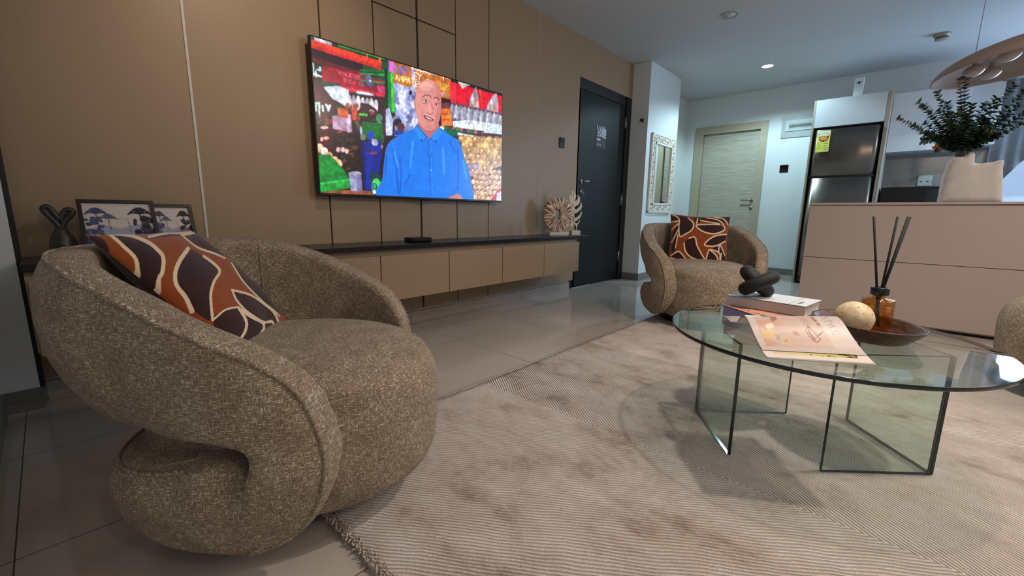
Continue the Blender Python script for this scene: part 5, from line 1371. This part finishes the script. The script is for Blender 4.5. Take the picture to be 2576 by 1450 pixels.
M_.poly([(600, 600), (1170, 600), (1240, 640), (1390, 690), (1590, 1000), (740, 975)], (222, 190, 176)); M_.poly([(860, 600), (1190, 610), (1210, 660), (1000, 640)], (96, 92, 112)); M_.poly([(700, 610), (800, 620), (940, 690), (900, 690), (830, 650), (740, 640)], (66, 48, 52))
M_.poly([(640, 690), (930, 680), (1000, 760), (700, 770)], (226, 176, 150)); M_.poly([(830, 640), (920, 640), (930, 690), (860, 720)], (180, 130, 116)); M_.ell(820, 755, 60, 30, (250, 236, 220)); M_.poly([(690, 790), (880, 795), (910, 860), (880, 900), (720, 870)], (240, 204, 140)); M_.poly([(720, 880), (940, 945), (740, 972)], (226, 168, 140)); M_.poly([(870, 840), (960, 860), (940, 910), (900, 900)], (190, 176, 180)); M_.poly([(940, 860), (1060, 870), (1085, 965), (950, 950)], (236, 196, 146)); M_.poly([(975, 890), (1035, 895), (1045, 935), (985, 930)], (206, 180, 160)); M_.poly([(1110, 820), (1150, 818), (1200, 865), (1120, 862)], (196, 146, 130))
M_.line([(1215, 690), (1330, 770)], 3, (180, 150, 140))
for k in range(6): M_.line([(1200+16*k, 680+2*k), (1262+16*k, 770+2*k)], 3, (170, 140, 132))
M_.text('CHAIR SET', (1345, 690), (7, 9.5), (24, -4), 5, (120, 90, 96))
for p in ([(1270, 830), (1300, 780), (1430, 905), (1385, 940), (1350, 920), (1385, 890)], [(1270, 830), (1340, 920)], [(1300, 780), (1320, 850), (1360, 900)], [(1300, 830), (1355, 915)], [(1400, 880), (1460, 840)]): M_.line(p, 9, (150, 92, 84))
M_.line([(1420, 870), (1462, 842)], 12, (100, 76, 84))
M_.text('STYLE', (1466, 700), (19, 29), (62, -6), 8, (172, 160, 156)); M_.a *= .9; M_.grain(40, .03, 5); M_.blur(1)

sheet('page', cv, 180, 150, page(.032, .242, .0012), MATS['print_gloss'], mg, .0006)
cv = Canvas(360, 60, (230, 214, 204)); cv.poly([(.10, .08), (.90, .05), (.90, .62), (.10, .62)], (200, 190, 120)); cv.poly([(.10, .08), (.5, .07), (.5, .62), (.10, .62)], (214, 200, 150)); cv.poly([(.74, .05), (.9, .05), (.9, .62), (.76, .62)], (70, 70, 48))
for k in range(40): cv.ell(rng.uniform(.45, .9), rng.uniform(.1, .6), .014, .06, [(90, 100, 50), (180, 176, 70), (120, 126, 60), (210, 200, 110)][k % 4])
sheet('lower_page', cv, 160, 30, page(-.002, .05, -.0012, -.003, 1.004), MATS['print_gloss'], mg, .0006)
m = MB()
for li in range(4):
    A_ = []; ds = np.linspace(-.004+.001*li, .238, 26); lf = -.0026-.0014*li
    for s_ in (0.0+.002*li, 1.006-.003*li):
        for d in ds:
            xy = FLp+s_*ev+d*n1; A_.append((xy[0], xy[1], max(float(smoothz(d))+lf+.010*s_*min(1, max(0, d/.2)), ZT+.0002+.0012*(3-li))))
    k = len(ds); m.add(A_+[(x, y, z-.0008) for x, y, z in A_], [(i, i+1, k+i+1, k+i) for i in range(k-1)]+[(2*k+i, 3*k+i, 3*k+i+1, 2*k+i+1) for i in range(k-1)]+[(i, 2*k+i, 2*k+i+1, i+1) for i in range(k-1)]+[(k+i, k+i+1, 3*k+i+1, 3*k+i) for i in range(k-1)]+[(0, k, 3*k, 2*k), (k-1, 3*k-1, 4*k-1, 2*k-1)], 0, False)
m.build('page_block', 'paper_white', mg)
# the half behind the spine: pages curling up over the books
m = MB()
for li in range(3):
    ds = np.linspace(.238, .30, 10); A_ = []
    for s_ in (-.02-.03*li, .9):
        for d in ds:
            q = (d-.238)/.062; xy = FLp+s_*ev+d*n1; A_.append((xy[0], xy[1], ZT+.040+(.010-.003*li)*math.sin(q*PI*.6)+.002*li))
    k = len(ds); m.add(A_, [(i, i+1, k+i+1, k+i) for i in range(k-1)], 0, True)
o = m.build('far_pages', 'paper_white', mg, recalc=False); md = o.modifiers.new('solid', 'SOLIDIFY'); md.thickness = .001

# wooden bowl, stone ball, reed diffuser
bw = (1.795, .05)
t = thing('tray_bowl', 'round dark walnut shallow bowl holding the stone ball and diffuser', 'bowl', (*bw, ZT))
m = MB().lathe([(0, 0), (.112, 0), (.122, .006), (.150, .032), (.164, .048), (.166, .051), (.162, .053), (.156, .049), (.142, .032), (.122, .011), (.116, .009), (0, .009)], (0, 0, 0), 64, caps=False)
m.v = [(bw[0]+.674*x*.81+.739*y*1.03, bw[1]-.739*x*.81+.674*y*1.03, ZT+z) for x, y, z in m.v]
m.build('bowl', 'walnut', t)
sb = MB(); V = []; nlat, nlon = 28, 44
sb.lathe([(.054*math.sin(PI*k/28)+1e-5, .056-.054*math.cos(PI*k/28)) for k in range(29)], (1.795-.058*.674-.02*.739, .05+.058*.739-.02*.674, ZT+.0095), 44, caps=False)
o = sb.build('stone_ball', 'travertine', loc=(1.795-.058*.674-.02*.739, .05+.058*.739-.02*.674, ZT+.0095)); tag(o, 'pitted cream travertine ball in the walnut bowl', 'ornament')
rd = thing('reed_diffuser', 'amber glass reed diffuser bottle with black sticks in the walnut bowl', 'diffuser', (1.842, .028, ZT+.0095)); bc_ = (1.842, .028, ZT+.0098)
MB().lathe([(0, 0), (.0415, 0), (.0445, .004), (.0445, .108), (.0415, .114), (.019, .117), (.0175, .122), (.0175, .128), (.0155, .128), (.0155, .119), (.018, .114), (.0395, .110), (.0415, .105), (.0415, .016), (.038, .013), (0, .013)], bc_, 48, caps=False).build('bottle', 'amber_glass', rd)
MB().lathe([(0, .0135), (.038, .0135), (.041, .0165), (.041, .088), (0, .088)], bc_, 40, caps=False).build('oil', 'amber_oil', rd)
MB().lathe([(.016, .1275), (.0235, .1275), (.0245, .129), (.0245, .150), (.0235, .152), (.009, .152)], bc_, 32).build('cap', 'black_plastic', rd)
b0 = Vector(bc_)
for (lx, dx, ro) in ((-.004, -.043, .0036), (.000, .008, .0036), (.006, .041, .0038), (.009, .048, .0038)):
    top_ = b0+rr_*(dx)+zz*.383+ff_*(.02 if dx < 0 else -.01); low_ = b0-rr_*(dx*.35)+zz*.018
    MB().cyl(low_, top_, ro, 10).build('reed', 'black_stick', rd)
